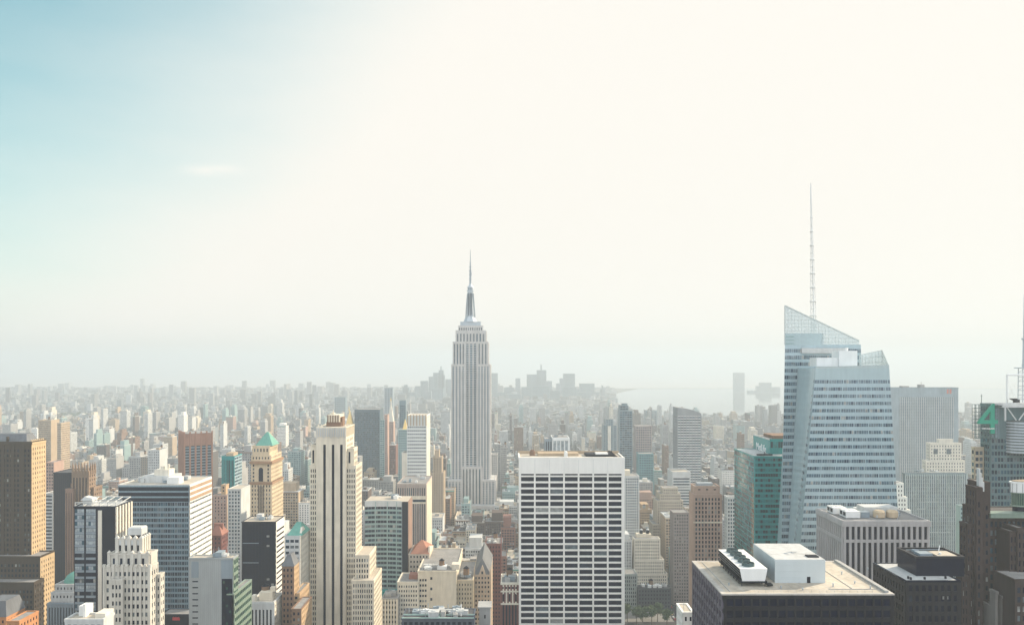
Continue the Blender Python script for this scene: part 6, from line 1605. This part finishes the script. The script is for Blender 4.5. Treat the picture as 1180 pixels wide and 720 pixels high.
# beyond the grid: the far boroughs
boxes = []
y = 3320.
while y < 7900:
    stp = 25 + (y-3300)*.007
    lim = .70*y
    x = -lim
    while x < lim:
        u, v = U(x,y), V(0,y)
        w = fr_.uniform(.4,.95)*stp
        water = (u < 60 and 483.5 < v < 490) or (u > 705 and v < 481.5 - max(0,(760-u))*.12 and v > 447) 
        sparse = (u > 705 and v <= 450.5)
        green = (55 < u < 105 and 478 < v < 496)
        if not water and not green and fr_.random() < (.82 if not sparse else .3):
            h = fr_.uniform(7,18) if fr_.random() < .86 else fr_.uniform(15,36)
            if 430 < u < 720 and y < 6200: h = fr_.uniform(12,32) if fr_.random() < .93 else fr_.uniform(32,62); w *= 1.0 if h < 40 else 1.5
            elif fr_.random() < .008: h = fr_.uniform(40,80)
            if u < 430 and y > 4200 and fr_.random() < .012: h = fr_.uniform(50,110)
            th = fr_.choice([0,0,.3,-.25]) if x < -400 or y > 4000 else 0
            c = PAL[fr_.choices(range(len(PAL)), PW)[0]][2]
            gq_ = sum(c)/3; c = tuple(.45*q+.55*gq_*e for q, e in zip(c,(.9,1.0,1.1))); boxes.append((x,x+w,y,y+stp*fr_.uniform(.4,.85),0,h,tone(c,fr_),fr_.choice(RT),th))  # colours shifted to blue-grey, painting in distant blue shade
        x += stp*fr_.uniform(.85,1.35)
    y += stp
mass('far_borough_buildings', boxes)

# ------------------------------------------------------------------ trees: a dark wood beyond the channel, park trees behind the skylit block
lm, n, l, p = principled('foliage')
g = n.new('ShaderNodeNewGeometry'); tx = n.new('ShaderNodeTexNoise'); tx.inputs['Scale'].default_value = .6; tx.inputs['Detail'].default_value = 3
cr = n.new('ShaderNodeValToRGB'); cr.color_ramp.elements[0].color = (.02,.045,.018,1); cr.color_ramp.elements[1].color = (.07,.12,.04,1); cr.color_ramp.elements[0].position=.35; cr.color_ramp.elements[1].position=.68
l.new(g.outputs['Position'], tx.inputs['Vector']); l.new(tx.outputs['Fac'], cr.inputs['Fac']); l.new(cr.outputs['Color'], p.inputs['Base Color']); p.inputs['Roughness'].default_value = .8
BARK = wallmat('bark', (.09,.065,.045))
def leaves(mb, cx, cy, cz, rx, rz, n, r, s=.7):
    cl = [(r.gauss(0,.45), r.gauss(0,.45), r.gauss(0,.4)) for _ in range(9)]
    for _ in range(n):
        c = r.choice(cl); v = Vector((c[0]*rx + r.gauss(0,.22)*rx, c[1]*rx + r.gauss(0,.22)*rx, c[2]*rz + r.gauss(0,.22)*rz)) + Vector((cx,cy,cz))
        a = Vector((r.gauss(0,1), r.gauss(0,1), r.gauss(0,1))).normalized(); b_ = a.orthogonal().normalized(); q = s*r.uniform(.5,1.2)
        mb.quad(v-a*q-b_*q*.6, v+a*q-b_*q*.6, v+a*q+b_*q*.6, v-a*q+b_*q*.6)
tr = random.Random(3)
TL = ['dark green park tree standing by the avenue corner below the two-tank cream building', 'dark green park tree second from the avenue corner below the two-tank cream building',
      'dark green park tree third from the avenue corner below the two-tank cream building', 'dark green park tree fourth from the avenue corner below the two-tank cream building', 'dark green park tree fifth from the avenue corner, beside the white ribbon-window slab',
      'dark green park tree sixth from the avenue corner, closest to the white ribbon-window slab']
for k in range(6):
    tx_, ty = 154-k*7.6, 776 + (k % 2)*9
    root = bpy.data.objects.new('park_tree', None); COL.objects.link(root); root.location = (tx_, ty, 0)
    root['label'] = TL[k]; root['category'] = 'tree'; root['group'] = 'park trees'
    hgt = tr.uniform(17, 21)
    b = MB(); b.cyl(0,0,0,hgt*.4,.4,.28,8)
    for q in range(5):
        an = q*1.3+tr.random(); b.bar((0,0,hgt*.36),(math.cos(an)*3, math.sin(an)*3, hgt*.66), .14)
    b.build('trunk', BARK, root)
    b = MB(); leaves(b, 0,0,hgt*.68, 5.2, 5.2, 900, tr); b.build('crown', lm, root)
b = MB()
for k in range(240):
    u, v = tr.uniform(56,104), tr.uniform(479,495); D = CH*FP/(v-HZ); leaves(b, X(u,D), D, 9, 13, 8, 40, tr, 4.0)
o = b.build('far_wood', lm); o['kind'] = 'stuff'
# park ground
# ------------------------------------------------------------------ cars on the avenue
def make_car(cm):
    root = bpy.data.objects.new('parked_car', None); COL.objects.link(root)
    b = MB(); b.hull([(-.88,-2.2,.35),(.88,-2.2,.35),(.88,2.2,.35),(-.88,2.2,.35)],[(-.85,-2.15,.85),(.85,-2.15,.85),(.85,2.1,.8),(-.85,2.1,.8)])
    b.hull([(-.8,-1.7,.85),(.8,-1.7,.85),(.8,1.0,.83),(-.8,1.0,.83)],[(-.62,-1.2,1.42),(.62,-1.2,1.42),(.62,.35,1.42),(-.62,.35,1.42)]); b.build('body', cm, root)
    b = MB(); b.quad((-.72,-1.66,.92),(.72,-1.66,.92),(.58,-1.25,1.36),(-.58,-1.25,1.36)); b.build('rear_window', G_DARK, root)
    for sx in (-.8,.8):
        for sy in (-1.35,1.35):
            b = MB(); N = 12; ring = lambda x: [(x, sy+.33*math.cos(2*math.pi*i/N), .33+.33*math.sin(2*math.pi*i/N)) for i in range(N)]
            b.hull(ring(sx-.1), ring(sx+.1)); b.build('wheel', DARK, root)
    return root
CC = [('yellow', wallmat('taxi yellow',(.62,.38,.03),.3,.05)), ('white', WHITEP), ('black', NAVY), ('silver', ALUM), ('red', wallmat('car red',(.35,.03,.03),.3,.05))]
crr = random.Random(8); seen = {}
for cn, cm in CC:
    proto = make_car(cm)
    spots = [(av_of(1)+crr.choice([-8.,-3.4,1.2,5.8]), 770+q*19+crr.uniform(0,9)+CC.index((cn,cm))*4.6) for q in range(4)]
    for q, (x, y) in enumerate(spots):
        if q == 0: o = proto
        else:
            o = proto.copy(); COL.objects.link(o)
            for ch in proto.children: c = ch.copy(); COL.objects.link(c); c.parent = o
        o.location = (x, y, .004)
        o['label'] = f'small {cn} car on the shaded avenue beside the pink ribbed tower'; o['category'] = 'car'; o['group'] = f'{cn} cars on the avenue'

# ------------------------------------------------------------------ air
hm = bpy.data.materials.new('haze air'); hm.use_nodes = True; n = hm.node_tree.nodes; l = hm.node_tree.links; n.clear()
ho = n.new('ShaderNodeOutputMaterial'); pv = n.new('ShaderNodeVolumePrincipled')
pv.inputs['Color'].default_value = (*HAZE_COLOR, 1); pv.inputs['Density'].default_value = HAZE_DENSITY; pv.inputs['Anisotropy'].default_value = HAZE_G
l.new(pv.outputs[0], ho.inputs['Volume'])
b = MB(); b.box(-20000, 20000, -2300, 22000, -1.0, 455.0); o = b.build('haze', hm); o['kind'] = 'stuff'
